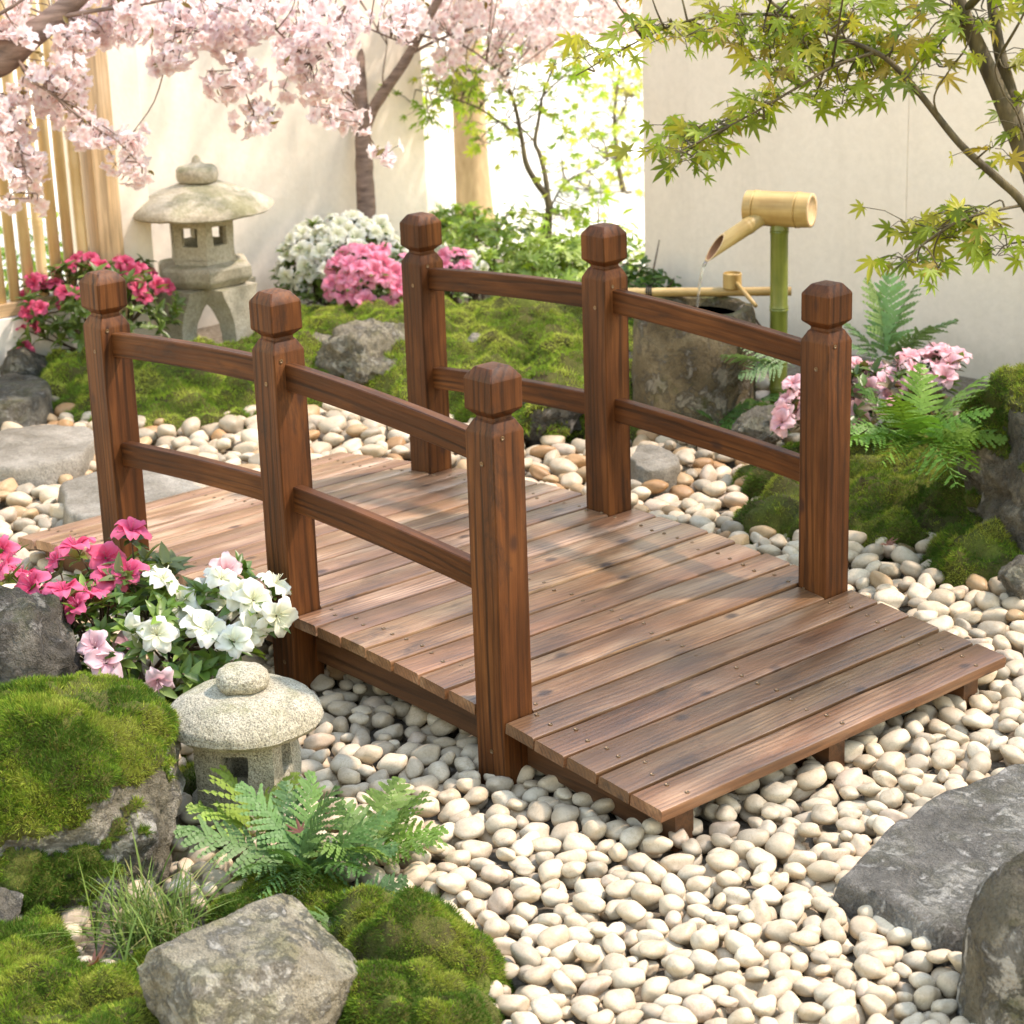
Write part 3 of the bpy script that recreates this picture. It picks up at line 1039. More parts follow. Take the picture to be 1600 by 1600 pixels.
def moss_bed(label, ells, dens, mlen, cols, seed, res=0.02, lump=0.03, base=-0.05):
    """ells: (x, y, rx, ry, yaw, h)"""
    E = np.array([[e[0], e[1], e[2], e[3], e[4], e[5]] for e in ells], float)
    R = np.maximum(E[:, 2], E[:, 3])
    x0, x1 = (E[:, 0] - R).min() - .05, (E[:, 0] + R).max() + .05
    y0, y1 = (E[:, 1] - R).min() - .05, (E[:, 1] + R).max() + .05
    nx, ny = int((x1 - x0) / res) + 1, int((y1 - y0) / res) + 1
    X, Y = np.meshgrid(np.linspace(x0, x1, nx), np.linspace(y0, y1, ny), indexing='ij')
    P = np.stack([X.ravel(), Y.ravel(), np.zeros(X.size)], 1)
    wx = fbm(P * 5, 3, seed) * .05
    wy = fbm(P * 5 + 50, 3, seed) * .05
    z = np.full(len(P), -1.0)
    for e in E:
        c, s = math.cos(e[4]), math.sin(e[4])
        dx, dy = P[:, 0] + wx - e[0], P[:, 1] + wy - e[1]
        a, b = (dx * c + dy * s) / e[2], (-dx * s + dy * c) / e[3]
        r2 = a * a + b * b
        z = np.maximum(z, np.where(r2 < 1, base + (e[5] - base) * np.clip(1 - r2, 0, 1) ** .75, -1))
    ok = z > -0.9
    lum = np.abs(fbm(P * 9, 4, seed + 8)) * lump * 1.7 + np.abs(fbm(P * 26 + 3, 2, seed + 11)) * lump * .75
    z = z + np.where(ok, lum, 0)
    P[:, 2] = np.where(ok, z, base - .02)
    idx = np.arange(nx * ny).reshape(nx, ny)
    a, b, c, d = idx[:-1, :-1].ravel(), idx[1:, :-1].ravel(), idx[1:, 1:].ravel(), idx[:-1, 1:].ravel()
    keep = ok[a] | ok[b] | ok[c] | ok[d]
    Fq = np.concatenate([np.stack([a, b, c], 1)[keep], np.stack([a, c, d], 1)[keep]])
    used, inv = np.unique(Fq, return_inverse=True)
    Vu, Fu = P[used], inv.reshape(-1, 3)
    o = mesh_np('moss', Vu, Fu, M_MOSSBASE, None, True, origin=(E[0, 0], E[0, 1], base))
    tag(o, label, 'moss', kind='stuff')
    bl = blades(Vu, Fu, np.ones(len(Fu), bool), dens, mlen, mlen * 0.06, np.random.default_rng(seed), cols)
    mesh_np('moss_shoots', bl[0], bl[1], M_MOSS, o, True, bl[2])
    for e in E: FOOT.append((e[0], e[1], e[2] * .72, e[3] * .72, e[4]))
    return o


def el(px, py, rx, ry, yaw, h):
    g = G(px, py)
    return (g[0], g[1], rx, ry, yaw, h)


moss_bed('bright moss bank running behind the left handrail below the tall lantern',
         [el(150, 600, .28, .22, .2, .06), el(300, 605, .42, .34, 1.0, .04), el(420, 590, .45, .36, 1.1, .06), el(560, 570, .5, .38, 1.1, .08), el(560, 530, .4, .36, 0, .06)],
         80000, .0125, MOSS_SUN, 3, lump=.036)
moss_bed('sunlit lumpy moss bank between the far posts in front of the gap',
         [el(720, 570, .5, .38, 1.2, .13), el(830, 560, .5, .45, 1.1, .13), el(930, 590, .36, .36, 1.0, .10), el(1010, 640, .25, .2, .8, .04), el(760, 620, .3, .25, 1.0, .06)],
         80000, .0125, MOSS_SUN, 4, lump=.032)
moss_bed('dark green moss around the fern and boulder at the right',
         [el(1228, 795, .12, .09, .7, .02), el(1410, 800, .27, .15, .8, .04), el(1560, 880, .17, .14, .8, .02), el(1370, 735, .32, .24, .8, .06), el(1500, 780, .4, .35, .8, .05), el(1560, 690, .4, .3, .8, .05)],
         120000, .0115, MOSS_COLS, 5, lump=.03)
moss_bed('yellow green moss patch at the lower left beneath the grass tuft',
         [el(60, 1580, .2, .16, .8, -.005), el(170, 1560, .15, .13, .8, -.005), el(230, 1650, .2, .18, .8, .0), el(-30, 1500, .13, .13, .8, .0), el(330, 1500, .15, .1, .8, -.025)],
         300000, .0095, MOSS_COLS * 1.1, 6, res=.010, lump=.024)
moss_bed('rounded moss cushion between the angular rock and the white pebbles',
         [el(655, 1500, .125, .12, .8, .055), el(610, 1580, .13, .12, .8, .04), el(600, 1420, .12, .1, .8, .02), el(470, 1390, .16, .12, .8, -.005)],
         330000, .0095, MOSS_COLS * 1.0, 8, res=.008, lump=.024)
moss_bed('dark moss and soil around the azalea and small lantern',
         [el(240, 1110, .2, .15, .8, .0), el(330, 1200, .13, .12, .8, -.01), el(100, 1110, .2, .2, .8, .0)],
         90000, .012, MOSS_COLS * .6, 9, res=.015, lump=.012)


# ------------------------------------------------------------------ stone lanterns
def roughen(o, amp, freq, cuts=2, seed=1):
    me = o.data
    bm = bmesh.new(); bm.from_mesh(me)
    bmesh.ops.subdivide_edges(bm, edges=bm.edges[:], cuts=cuts, use_grid_fill=True)
    bmesh.ops.recalc_face_normals(bm, faces=bm.faces)
    V = np.array([v.co[:] for v in bm.verts])
    nn = np.array([v.normal[:] for v in bm.verts])
    V2 = V + nn * (fbm(V * freq, 3, seed) * amp)[:, None]
    for v, p in zip(bm.verts, V2): v.co = p
    for f in bm.faces: f.smooth = True
    bm.to_mesh(me); bm.free()
    autosmooth(o, 40)


def firebox(n, r, z0, z1, rot, win_w, win_h, wall, taper=1.0):
    """hollow prism of n sides with a square window in each side"""
    V, F = [], []

    def quadwall(a0, a1):
        for s, rr in (('o', r), ('i', r - wall)):
            pass
    for k in range(n):
        a0, a1 = rot + k * 2 * PI / n, rot + (k + 1) * 2 * PI / n
        rings = []
        for rr in (r, r - wall):
            A = np.array([math.cos(a0) * rr, math.sin(a0) * rr, 0]); B = np.array([math.cos(a1) * rr, math.sin(a1) * rr, 0])
            mid = (A + B) / 2; u = (B - A); L = np.linalg.norm(u); u = u / L
            zc = (z0 + z1) / 2 + 0.06 * (z1 - z0)
            hw_, hh = win_w / 2, win_h / 2
            o4 = [A + [0, 0, z0], B + [0, 0, z0], B + [0, 0, z1], A + [0, 0, z1]]
            i4 = [mid - u * hw_ + [0, 0, zc - hh], mid + u * hw_ + [0, 0, zc - hh], mid + u * hw_ + [0, 0, zc + hh], mid - u * hw_ + [0, 0, zc + hh]]
            rings.append((o4, i4))
        b = len(V)
        for o4, i4 in rings: V += o4 + i4
        # outer: 0-3 border, 4-7 window ; inner: 8-11, 12-15
        for j in range(4):
            l = (j + 1) % 4
            F.append((b + j, b + l, b + 4 + l, b + 4 + j))
            F.append((b + 8 + l, b + 8 + j, b + 12 + j, b + 12 + l))
            F.append((b + 4 + j, b + 4 + l, b + 12 + l, b + 12 + j))
        F.append((b + 3, b + 2, b + 10, b + 11))
        F.append((b + 1, b + 0, b + 8, b + 9))
    bm = bmesh.new()
    vs = [bm.verts.new(tuple(v)) for v in V]
    for f in F: bm.faces.new([vs[i] for i in f])
    bmesh.ops.remove_doubles(bm, verts=bm.verts, dist=1e-5)
    bmesh.ops.recalc_face_normals(bm, faces=bm.faces)
    V2 = np.array([v.co[:] for v in bm.verts]); bm.verts.index_update()
    F2 = [tuple(v.index for v in f.verts) for f in bm.faces]
    bm.free()
    return V2, F2


def add_part(name, VF, mat, root, amp=0.003, freq=20, cuts=2, seed=1, tri=None):
    V, F = VF
    o = mesh_np(name, np.asarray(V) + np.array(root.location), F, mat, root, True)
    roughen(o, amp, freq, cuts, seed)
    return o


lb = G(328, 533)
lant = empty('stone_lantern', (lb[0], lb[1], -0.02), 'tall weathered granite snow-viewing lantern on arched legs before the cream wall', 'stone lantern')
camang = math.atan2(CAM[1] - lb[1], CAM[0] - lb[0])
# four splayed legs under a ring
for k in range(4):
    a = camang + PI / 4 + k * PI / 2
    ca, sa = math.cos(a), math.sin(a)
    V, F = [], []
    secs = [(0.125, -0.02, 0.042, 0.030), (0.128, 0.03, 0.042, 0.031), (0.126, 0.08, 0.045, 0.034), (0.113, 0.13, 0.056, 0.042), (0.092, 0.165, 0.072, 0.058), (0.078, 0.19, 0.080, 0.072)]
    for rad, z, wt, wr in secs:
        for du, dr in ((-wt, -wr), (wt, -wr), (wt, wr), (-wt, wr)):
            V.append((ca * (rad + dr) - sa * du, sa * (rad + dr) + ca * du, z + 0.02))
    for i in range(len(secs) - 1):
        for j in range(4):
            F.append((i * 4 + j, i * 4 + (j + 1) % 4, (i + 1) * 4 + (j + 1) % 4, (i + 1) * 4 + j))
    F.append((3, 2, 1, 0)); F.append(tuple((len(secs) - 1) * 4 + j for j in range(4)))
    o = add_part('leg', (V, F), M_LANT, lant, .003, 14, 2, k)
hr = camang + 0.1
add_part('platform', lathe([(0.115, 0.205), (0.135, 0.212), (0.156, 0.235), (0.158, 0.268), (0.15, 0.276), (0.108, 0.283), (0.106, 0.297)], 6, rot=hr), M_LANT, lant, .004, 16, 3, 5)
V, F = firebox(6, 0.108, 0.2965, 0.425, hr, 0.052, 0.058, 0.022)
add_part('firebox', (V, F), M_LANT, lant, .002, 20, 2, 6)
# hexagonal roof: eaves lift a little at the corners
rprof = [(0.075, 0.426), (0.16, 0.430), (0.228, 0.437), (0.236, 0.444), (0.230, 0.456), (0.195, 0.474), (0.14, 0.500), (0.085, 0.520), (0.055, 0.528), (0.02, 0.530)]
a = np.arange(36) * 2 * PI / 36
V, F = [], []
for rr, z in rprof:
    for q_ in a:
        hexr = math.cos(PI / 6) / math.cos(((q_ + PI / 6) % (PI / 3)) - PI / 6)
        k = 1 - (1 - hexr) * min(1, rr / .2) * 0.45
        up = 0.007 * max(0, (hexr - .9) / .1) * (rr / .236) ** 3
        V.append((math.cos(q_ + hr) * rr * k, math.sin(q_ + hr) * rr * k, z + up - 0.004 * (rr > .2)))
for i in range(len(rprof) - 1):
    for j in range(36):
        F.append((i * 36 + j, i * 36 + (j + 1) % 36, (i + 1) * 36 + (j + 1) % 36, (i + 1) * 36 + j))
F.append(tuple(range(35, -1, -1))); F.append(tuple((len(rprof) - 1) * 36 + j for j in range(36)))
add_part('roof', (V, F), M_LANT, lant, .004, 14, 1, 7)
add_part('finial', lathe([(0.05, 0.527), (0.062, 0.534), (0.066, 0.548), (0.065, 0.566), (0.058, 0.576), (0.028, 0.582), (0.014, 0.588), (0.011, 0.602), (0.004, 0.610)], 20), M_LANT, lant, .003, 20, 1, 8)

lb = G(392, 1238)
lan2 = empty('stone_lantern', (lb[0], lb[1], -0.035), 'small squat pitted stone lantern with a mushroom roof beside the white azalea', 'stone lantern')
ca2 = math.atan2(CAM[1] - lb[1], CAM[0] - lb[0])
add_part('base', lathe([(0.095, 0.0), (0.1, 0.012), (0.098, 0.032), (0.086, 0.042), (0.05, 0.043)], 24), M_LANT2, lan2, .004, 25, 2, 2)
V, F = firebox(4, 0.096, 0.0425, 0.155, ca2 + 0.42, 0.046, 0.048, 0.034)
add_part('firebox', (V, F), M_LANT2, lan2, .0035, 25, 4, 3)
add_part('roof', lathe([(0.05, 0.1540), (0.1, 0.1560), (0.122, 0.1620), (0.131, 0.1720), (0.129, 0.1860), (0.117, 0.2000), (0.095, 0.2130), (0.068, 0.2220), (0.04, 0.2260), (0.01, 0.2270)], 40), M_LANT2, lan2, .003, 22, 2, 4)
add_part('finial', lathe([(0.03, 0.2255), (0.038, 0.2290), (0.043, 0.2380), (0.042, 0.2500), (0.035, 0.2590), (0.02, 0.2630), (0.004, 0.2640)], 24), M_LANT2, lan2, .003, 30, 2, 5)
FOOT.append((lb[0], lb[1], .08, .08))

# ------------------------------------------------------------------ water basin, pole, dipper, spout
bc = G(1085, 648)
bc = np.array([bc[0], bc[1], -0.03])
basin = empty('water_basin', bc, 'round rough stone water basin beneath the bamboo spout', 'basin')
prof = [(0.165, 0.0), (0.178, 0.05), (0.182, 0.12), (0.178, 0.19), (0.170, 0.255), (0.160, 0.272), (0.145, 0.276), (0.130, 0.270), (0.122, 0.245), (0.112, 0.18), (0.01, 0.17)]
V, F = lathe(prof, 40)
V = np.array(V); V[:, 2] *= 1.20; V[:, :2] *= .95
sc_ = 1 + 0.07 * fbm(np.stack([V[:, 0] * 6, V[:, 1] * 6, V[:, 2] * 3], 1), 3, 5)
V[:, :2] *= sc_[:, None]
add_part('bowl', (V, F), M_BASIN, basin, .004, 18, 1, 3)
V, F = lathe([(0.01, 0.304), (0.120, 0.304)], 32)
mesh_np('water', np.array(V) + bc, F, M_WATER, basin, False)
FOOT.append((bc[0], bc[1], .16, .16))


def culm(name, p0, p1, r, nodes, mat, parent=None, tint=(1, 1, 1), n=16):
    V, F, g = bamboo_tube(p0, p1, r, nodes, n, off=random.uniform(0, 9))
    mb = MB(); mb.add(V, F, np.array(tint, float), g)
    o = mb.build(name, mat, parent, True, True, True, origin=None if parent is not None else p0)
    autosmooth(o, 50)
    return o


pa, pb = W(975, 452, depth(bc) + 0.02), W(1224, 466, depth(bc) - 0.02)
pa, pb = pa - (pb - pa) * .14, pb + (pb - pa) * .05
pa[2] = pb[2] = bc[2] + 0.332 + 0.012
o = culm('bamboo_pole', pa, pb, 0.0125, [0.18, 0.62, 0.93], M_BAMBOO_Y)
tag(o, 'thin bamboo pole lying across the rim of the stone basin', 'bamboo pole')
pk = pa + (pb - pa) * 0.25
mb = MB()
dd = (pb - pa) / np.linalg.norm(pb - pa)
for s in (-.006, 0, .006):
    a = np.arange(14) * 2 * PI / 13
    side = np.cross(dd, [0, 0, 1])
    ringp = pk + dd * s + 0.0142 * (np.cos(a)[:, None] * side + np.sin(a)[:, None] * np.array([0, 0, 1]))
    V, F = tube(ringp, 0.0022, 6, False); mb.add(V, F)
for s in (-1, 1):
    V, F = tube([pk + [0, 0, .013], pk + [0, 0, .026] + dd * s * .012, pk + [0, 0, .022] + dd * s * .022], 0.0015, 5); mb.add(V, F)
mb.build('cord', M_CORD, o)
# dipper
cpos = pa + (pb - pa) * 0.69 + np.array([0, 0, 0.010])
dip = empty('water_dipper', cpos, 'small bamboo dipper with round cup resting on the pole over the basin', 'dipper')
V, F = lathe([(0.024, 0.0), (0.0255, 0.003), (0.0255, 0.040), (0.024, 0.042), (0.0225, 0.042), (0.0225, 0.036), (0.002, 0.036)], 24)
g = V.copy()
mesh_np('cup', V + cpos, F, M_BAMBOO_Y, dip, False, (1.05, 1.05, 1.0), g[:, [2, 0, 1]])
hd = (RT * 0.22 - FW * 0.5); hd[2] = 0
hp0 = cpos + np.array([0, 0, 0.018]) + hd / np.linalg.norm(hd) * 0.022
hp1 = hp0 + hd / np.linalg.norm(hd) * 0.10 + np.array([0, 0, -0.045])
V, F, g = bamboo_tube(hp0, hp1, 0.0058, [0.6], 10)
mb = MB(); mb.add(V, F, np.array([1, 1, 1]), g); mb.build('handle', M_BAMBOO_Y, dip, True, True, True)
k0, k1 = W(1166, 478, 5.75), W(1212, 540, 5.7)
V, F = tube(smoothline([k0, (k0 + k1) / 2 + [0, 0, -.004], k1, k1 + np.array([0.01, -0.01, -0.06])], 4), 0.0035, 6)
tag(mesh_np('twig', V, F, M_STEM, None, True, origin=k0), 'thin dark twig leaning from the basin rim to the green bamboo post', 'twig')

sp = G(1216, 648)
spo = empty('bamboo_spout', (sp[0], sp[1], -0.04), 'bamboo water spout with a wide crosspiece on a green bamboo post', 'water spout')
ts = depth((sp[0], sp[1], 0.3))
top = np.array([sp[0], sp[1], 0.0])
hz = W(1221, 318, ts)[2]
culm('post', (sp[0], sp[1], -0.05), (sp[0], sp[1], hz - 0.036), 0.0235, [0.22, 0.60, 0.965], M_BAMBOO_G, spo)
hc = np.array([sp[0], sp[1], hz])
ax = RT * 0.86 - FW * 0.42; ax[2] = 0; ax /= np.linalg.norm(ax)
h0, h1 = hc - ax * 0.088, hc + ax * 0.086
V, F, g = bamboo_tube(h0, h1, 0.046, [0.14, 0.80], 28, 1.04)
mb = MB(); mb.add(V, F, np.array([1.1, 1.1, 1.05]), g)
hd_ = mb.build('crosspiece', M_BAMBOO_Y, spo, True, True, True); autosmooth(hd_, 50)
for e, s in ((h1, 1), (h0, -1)):
    R = rot_to(ax * s)
    V, F = lathe([(0.0445, 0.0), (0.0445, 0.0022), (0.034, 0.0026), (0.033, -0.004 + .0045), (0.001, 0.0012)], 28)
    mesh_np('end_cap', V @ R.T + e, F, M_CUT, hd_, True)
s0, s1 = W(1212, 325, ts - 0.062), W(1117, 387, ts - 0.112)
dl = (s1 - s0) / np.linalg.norm(s1 - s0)
# slanting cut at the mouth: the last ring is sheared
V, F, g = bamboo_tube(s0, s1, 0.0215, [0.45], 24, 1.08)
nrm_up = np.array([0, 0, 1]) - dl * dl[2]; nrm_up /= np.linalg.norm(nrm_up)
V = np.array(V); last = V[-24:]; off = (last - last.mean(0)) @ nrm_up
V[-24:] = last - np.outer(off * 1.9, dl)
F = F[:-1]
inner = (V[-24:] - V[-24:].mean(0)) * 0.84 + V[-24:].mean(0)
deep = inner - dl * 0.05
n0 = len(V)
V2 = np.concatenate([V, inner, deep])
mi = [0] * len(F)
for j in range(24):
    k = (j + 1) % 24
    F.append((n0 - 24 + j, n0 - 24 + k, n0 + k, n0 + j)); mi.append(1)
    F.append((n0 + j, n0 + k, n0 + 24 + k, n0 + 24 + j)); mi.append(2)
F.append(tuple(n0 + 24 + j for j in range(24))); mi.append(2)
g2 = np.concatenate([g, g[-24:], g[-24:]])
mesh_np('nozzle', V2, F, [M_BAMBOO_Y, M_CUT, M_HOLLOW], spo, True, (0.95, 0.98, 0.9), g2, matidx=mi)
autosmooth(spo.children[-1], 45)
low = V[-24:][np.argmin(V[-24:, 2])]
wpts = [low + [0, 0, .002]]
for i in range(1, 12):
    u = i / 11
    wpts.append(low + dl * np.array([1, 1, 0]) * 0.035 * u ** .5 + np.array([0, 0, -(low[2] - bc[2] - .304) * u]))
V, F = tube(wpts, [0.0045 - .0022 * i / 11 + .0008 * math.sin(i * 2.1) for i in range(12)], 8)
tag(mesh_np('water_stream', V, F, M_STREAM, None, True, origin=low), 'thin clear trickle of water falling from the bamboo spout into the basin', 'water')


# ------------------------------------------------------------------ pebbles
NOPEB = G(240, 1440)


def lay_pebbles():
    r = np.random.default_rng(77)
    res = 0.006
    x0, x1, y0, y1 = -2.75, 2.05, -1.75, 1.95
    nx, ny = int((x1 - x0) / res), int((y1 - y0) / res)
    gx = x0 + (np.arange(nx) + .5) * res
    gy = y0 + (np.arange(ny) + .5) * res
    X, Y = np.meshgrid(gx, gy, indexing='ij')
    H = np.full((nx, ny), -0.05)
    PP = np.stack([X.ravel(), Y.ravel(), np.zeros(X.size)], 1)
    sx, sy, sz = proj(PP)
    vis = (sx > -110) & (sx < 1710) & (sy > 585) & (sy < 1730)
    ban = ~vis.reshape(nx, ny)
    for f in FOOT:
        yaw = f[4] if len(f) > 4 else 0
        c, s = math.cos(yaw), math.sin(yaw)
        dx, dy = X - f[0], Y - f[1]
        ban |= ((dx * c + dy * s) / f[2]) ** 2 + ((-dx * s + dy * c) / f[3]) ** 2 < 1
    for P, z1 in FOOTP:
        cen = P.mean(0); D = P - cen
        ang = np.arctan2(D[:, 1], D[:, 0]); o = np.argsort(ang)
        rad = np.linalg.norm(D, axis=1)
        a = np.arctan2(Y - cen[1], X - cen[0])
        rr = np.interp(a.ravel(), np.concatenate([ang[o] - 2 * PI, ang[o], ang[o] + 2 * PI]), np.tile(rad[o], 3)).reshape(a.shape)
        ban |= np.hypot(X - cen[0], Y - cen[1]) < rr * 0.99
    ban |= ((X - NOPEB[0]) / .14) ** 2 + ((Y - NOPEB[1]) / .12) ** 2 < 1
    # under the deck, away from its edges, nothing shows
    ban |= (np.abs(X) < .85) & (np.abs(Y) < .25)
    free = np.argwhere(~ban)
    # near cells get more draws, because the stones there are smaller
    fx, fy = X[~ban], Y[~ban]
    out = []
    tz = (np.stack([fx, fy, np.zeros_like(fx)], 1) - CAM) @ FW
    od = np.argsort(tz)
    free, fx, fy, tz = free[od], fx[od], fy[od], tz[od]
    size_at = lambda t: 0.0238 + 0.0046 * max(0, t - 3.2)
    wts = 1.0 / (0.0224 + 0.0046 * np.maximum(0, tz - 3.2)) ** 2
    cum = np.cumsum(wts / wts.sum())
    area = len(free) * res * res
    ntry = int((wts * res * res).sum() / 0.95)
    ID = np.full((nx, ny), -1, np.int32)
    for it in range(ntry):
        ids = np.minimum(np.searchsorted(cum, np.clip(r.random() + r.uniform(-.03, .03, 6), 0, 1)), len(free) - 1)
        t = tz[ids[0]]
        a = size_at(t) * (r.uniform(.84, 1.18) if it < ntry * .75 else r.uniform(.62, .84))
        b = a * r.uniform(.62, .9); c = a * r.uniform(.48, .68)
        yaw = r.uniform(0, PI)
        k = int(a / res) + 1
        best = None
        cy, sy_ = math.cos(yaw), math.sin(yaw)
        gi = np.arange(-k, k + 1) * res
        DX, DY = np.meshgrid(gi, gi, indexing='ij')
        q2 = ((DX * cy + DY * sy_) / a) ** 2 + ((-DX * sy_ + DY * cy) / b) ** 2
        ins = q2 < 0.80
        hgt = c * np.sqrt(np.clip(1 - q2, 0, 1))
        for ii in ids:
            i, j = free[ii]
            if i < k or j < k or i + k + 1 > nx or j + k + 1 > ny: continue
            sub = H[i - k:i + k + 1, j - k:j + k + 1]
            zc = (sub + hgt * .70)[ins].max()
            if best is None or zc < best[0]: best = (zc, i, j)
        if best is None: continue
        zc, i, j = best
        if zc > -0.012 + r.uniform(-.003, .003) + 0.25 * max(0, a - .026): continue
        sl_ = (slice(i - k, i + k + 1), slice(j - k, j + k + 1))
        nh = np.where(ins, zc + hgt, -9)
        better = nh > H[sl_]
        H[sl_] = np.where(better, nh, H[sl_])
        ID[sl_] = np.where(better, len(out), ID[sl_])
        out.append((gx[i] + r.uniform(-.003, .003), gy[j] + r.uniform(-.003, .003), zc, a, b, c, yaw, r.normal(0, .24), r.normal(0, .24), t, math.pi * a * b / res / res))
    cnt = np.bincount(ID[ID >= 0], minlength=len(out))
    return np.array(out), cnt


PEB, CNT = lay_pebbles()
npb = len(PEB)
print('pebbles', npb)
# a few base shapes
shapes = []
for s in range(14):
    V, F = ico(3)
    rr_ = np.random.default_rng(900 + s)
    for _ in range(5):
        n = rr_.normal(size=3); n /= np.linalg.norm(n)
        e = V @ n - rr_.uniform(.62, .88)
        V = V - np.outer(np.maximum(e, 0) * .55, n)
    V = V * (1 + 0.15 * vnoise(V * 1.3 + s * 9, s))[:, None]
    V = V / np.abs(V).max(0)
    shapes.append((V, F))
r = np.random.default_rng(55)
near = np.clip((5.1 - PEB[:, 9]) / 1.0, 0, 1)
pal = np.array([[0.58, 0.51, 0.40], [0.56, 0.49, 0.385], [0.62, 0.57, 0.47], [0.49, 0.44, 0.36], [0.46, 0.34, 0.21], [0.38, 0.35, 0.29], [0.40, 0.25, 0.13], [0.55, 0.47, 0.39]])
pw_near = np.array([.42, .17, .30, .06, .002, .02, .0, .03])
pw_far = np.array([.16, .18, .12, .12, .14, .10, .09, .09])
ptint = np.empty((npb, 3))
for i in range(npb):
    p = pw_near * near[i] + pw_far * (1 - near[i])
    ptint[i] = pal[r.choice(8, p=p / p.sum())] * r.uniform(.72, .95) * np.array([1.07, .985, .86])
allrot = []
for i in range(npb):
    x, y, z, a, b, c, yaw, tx, ty, t, ar = PEB[i]
    Rm = np.array((Matrix.Rotation(yaw, 3, 'Z') @ Matrix.Rotation(tx, 3, 'X') @ Matrix.Rotation(ty, 3, 'Y')))
    allrot.append(Rm)
allrot = np.array(allrot)
expo = CNT / np.maximum(PEB[:, 10], 1)
sx, sy, sz = proj(PEB[:, :3])
cand = (expo > .5) & (sx > 15) & (sx < 1480) & (sy > 1180) & (sy < 1590)
cand &= ~((sx < 690) & (sy > 1230)) & ~((sx > 1290) & (sy < 1460) & (sx + sy > 2600)) & ~(sx < 500)
score = np.where(cand, PEB[:, 3] / PEB[:, 9] * np.sqrt(expo), 0)
pick = np.argsort(-score)[:300]
pick = pick[score[pick] > 0]
ispick = np.zeros(npb, bool); ispick[pick] = True
kinds = r.integers(0, 14, npb)


def peb_mesh(i):
    Vt, Ft = shapes[kinds[i]]
    return (Vt * PEB[i, 3:6]) @ allrot[i].T, Ft


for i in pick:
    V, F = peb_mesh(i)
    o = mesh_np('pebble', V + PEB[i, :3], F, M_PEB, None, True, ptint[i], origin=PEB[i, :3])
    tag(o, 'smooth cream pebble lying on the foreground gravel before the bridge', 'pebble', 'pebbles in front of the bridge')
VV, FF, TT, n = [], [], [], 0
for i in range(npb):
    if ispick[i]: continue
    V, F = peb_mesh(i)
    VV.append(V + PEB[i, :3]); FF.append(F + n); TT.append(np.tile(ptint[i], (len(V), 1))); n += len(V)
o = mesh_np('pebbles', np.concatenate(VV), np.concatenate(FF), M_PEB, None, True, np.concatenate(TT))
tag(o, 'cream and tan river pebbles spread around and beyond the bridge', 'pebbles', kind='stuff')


# ------------------------------------------------------------------ plants: leaf and flower shapes
def leaf_shape(wid=0.34, fold=0.10, droop=0.18, n=4):
    """a folded pointed leaf along +y, length 1; triangles"""
    ys = np.linspace(0, 1, n + 1)
    hw_ = wid / 2 * np.sin(np.clip(ys * .96 + .04, 0, 1) ** .85 * PI)
    hw_[-1] = 0.004
    V = []
    for y_, h_ in zip(ys, hw_):
        z = -droop * y_ * y_
        V += [(-h_, y_, z + fold * h_ / wid * 2), (0, y_, z), (h_, y_, z + fold * h_ / wid * 2)]
    F = []
    for i in range(n):
        a = i * 3
        for p in (0, 1):
            F += [(a + p, a + p + 1, a + p + 4), (a + p, a + p + 4, a + p + 3)]
    return np.array(V), np.array(F)


def petal_flower(npet=5, L=1.0, wid=0.62, cup=0.35, ruffle=0.09, notch=0.0, seed=0, nu=5, nv=4, back=0.2, tube_=0.12, point=0.0, fat=0.78, rnd=0.14):
    """open flower facing +z; per-vertex t (0 centre..1 edge)"""
    r = np.random.default_rng(seed)
    V, F, T = [], [], []
    for k in range(npet):
        a = k * 2 * PI / npet + r.normal(0, .08)
        l = L * r.uniform(.9, 1.08)
        tilt = r.normal(0, .12)
        tw = r.normal(0, .18)
        b = len(V)
        for i in range(nv + 1):
            u = i / nv
            env = math.sin(PI * (.10 + fat * u ** .85))
            hw_ = wid * l * .5 * env * (1 - point * max(0, u - .7) / .3 * .45)
            for j in range(nu):
                s = (j / (nu - 1)) * 2 - 1
                rad = tube_ * l + (l - tube_ * l) * u - rnd * l * s * s * u - (notch * l * max(0, 1 - abs(s) * 2.2) if i == nv else 0)
                z = cup * l * (u ** .75) - back * l * u ** 3 + ruffle * l * u * u * (math.sin(s * 5.0 + k * 1.7 + seed) + .7 * math.sin(s * 9 + k * 2.9 + seed * 2)) + .16 * l * s * s * (1 - u) - .06 * l * (1 - s * s) * u + tilt * u * l + tw * s * hw_
                x = rad; y = s * hw_
                V.append((x * math.cos(a) - y * math.sin(a), x * math.sin(a) + y * math.cos(a), z)); T.append(u * (1 - .12 * (1 - abs(s))))
        for i in range(nv):
            for j in range(nu - 1):
                p = b + i * nu + j
                F += [(p, p + 1, p + nu + 1), (p, p + nu + 1, p + nu)]
    return np.array(V), np.array(F), np.array(T)


LEAFV, LEAFF = leaf_shape(.40)
LEAFN_V, LEAFN_F = leaf_shape(.28, .12, .3, 4)


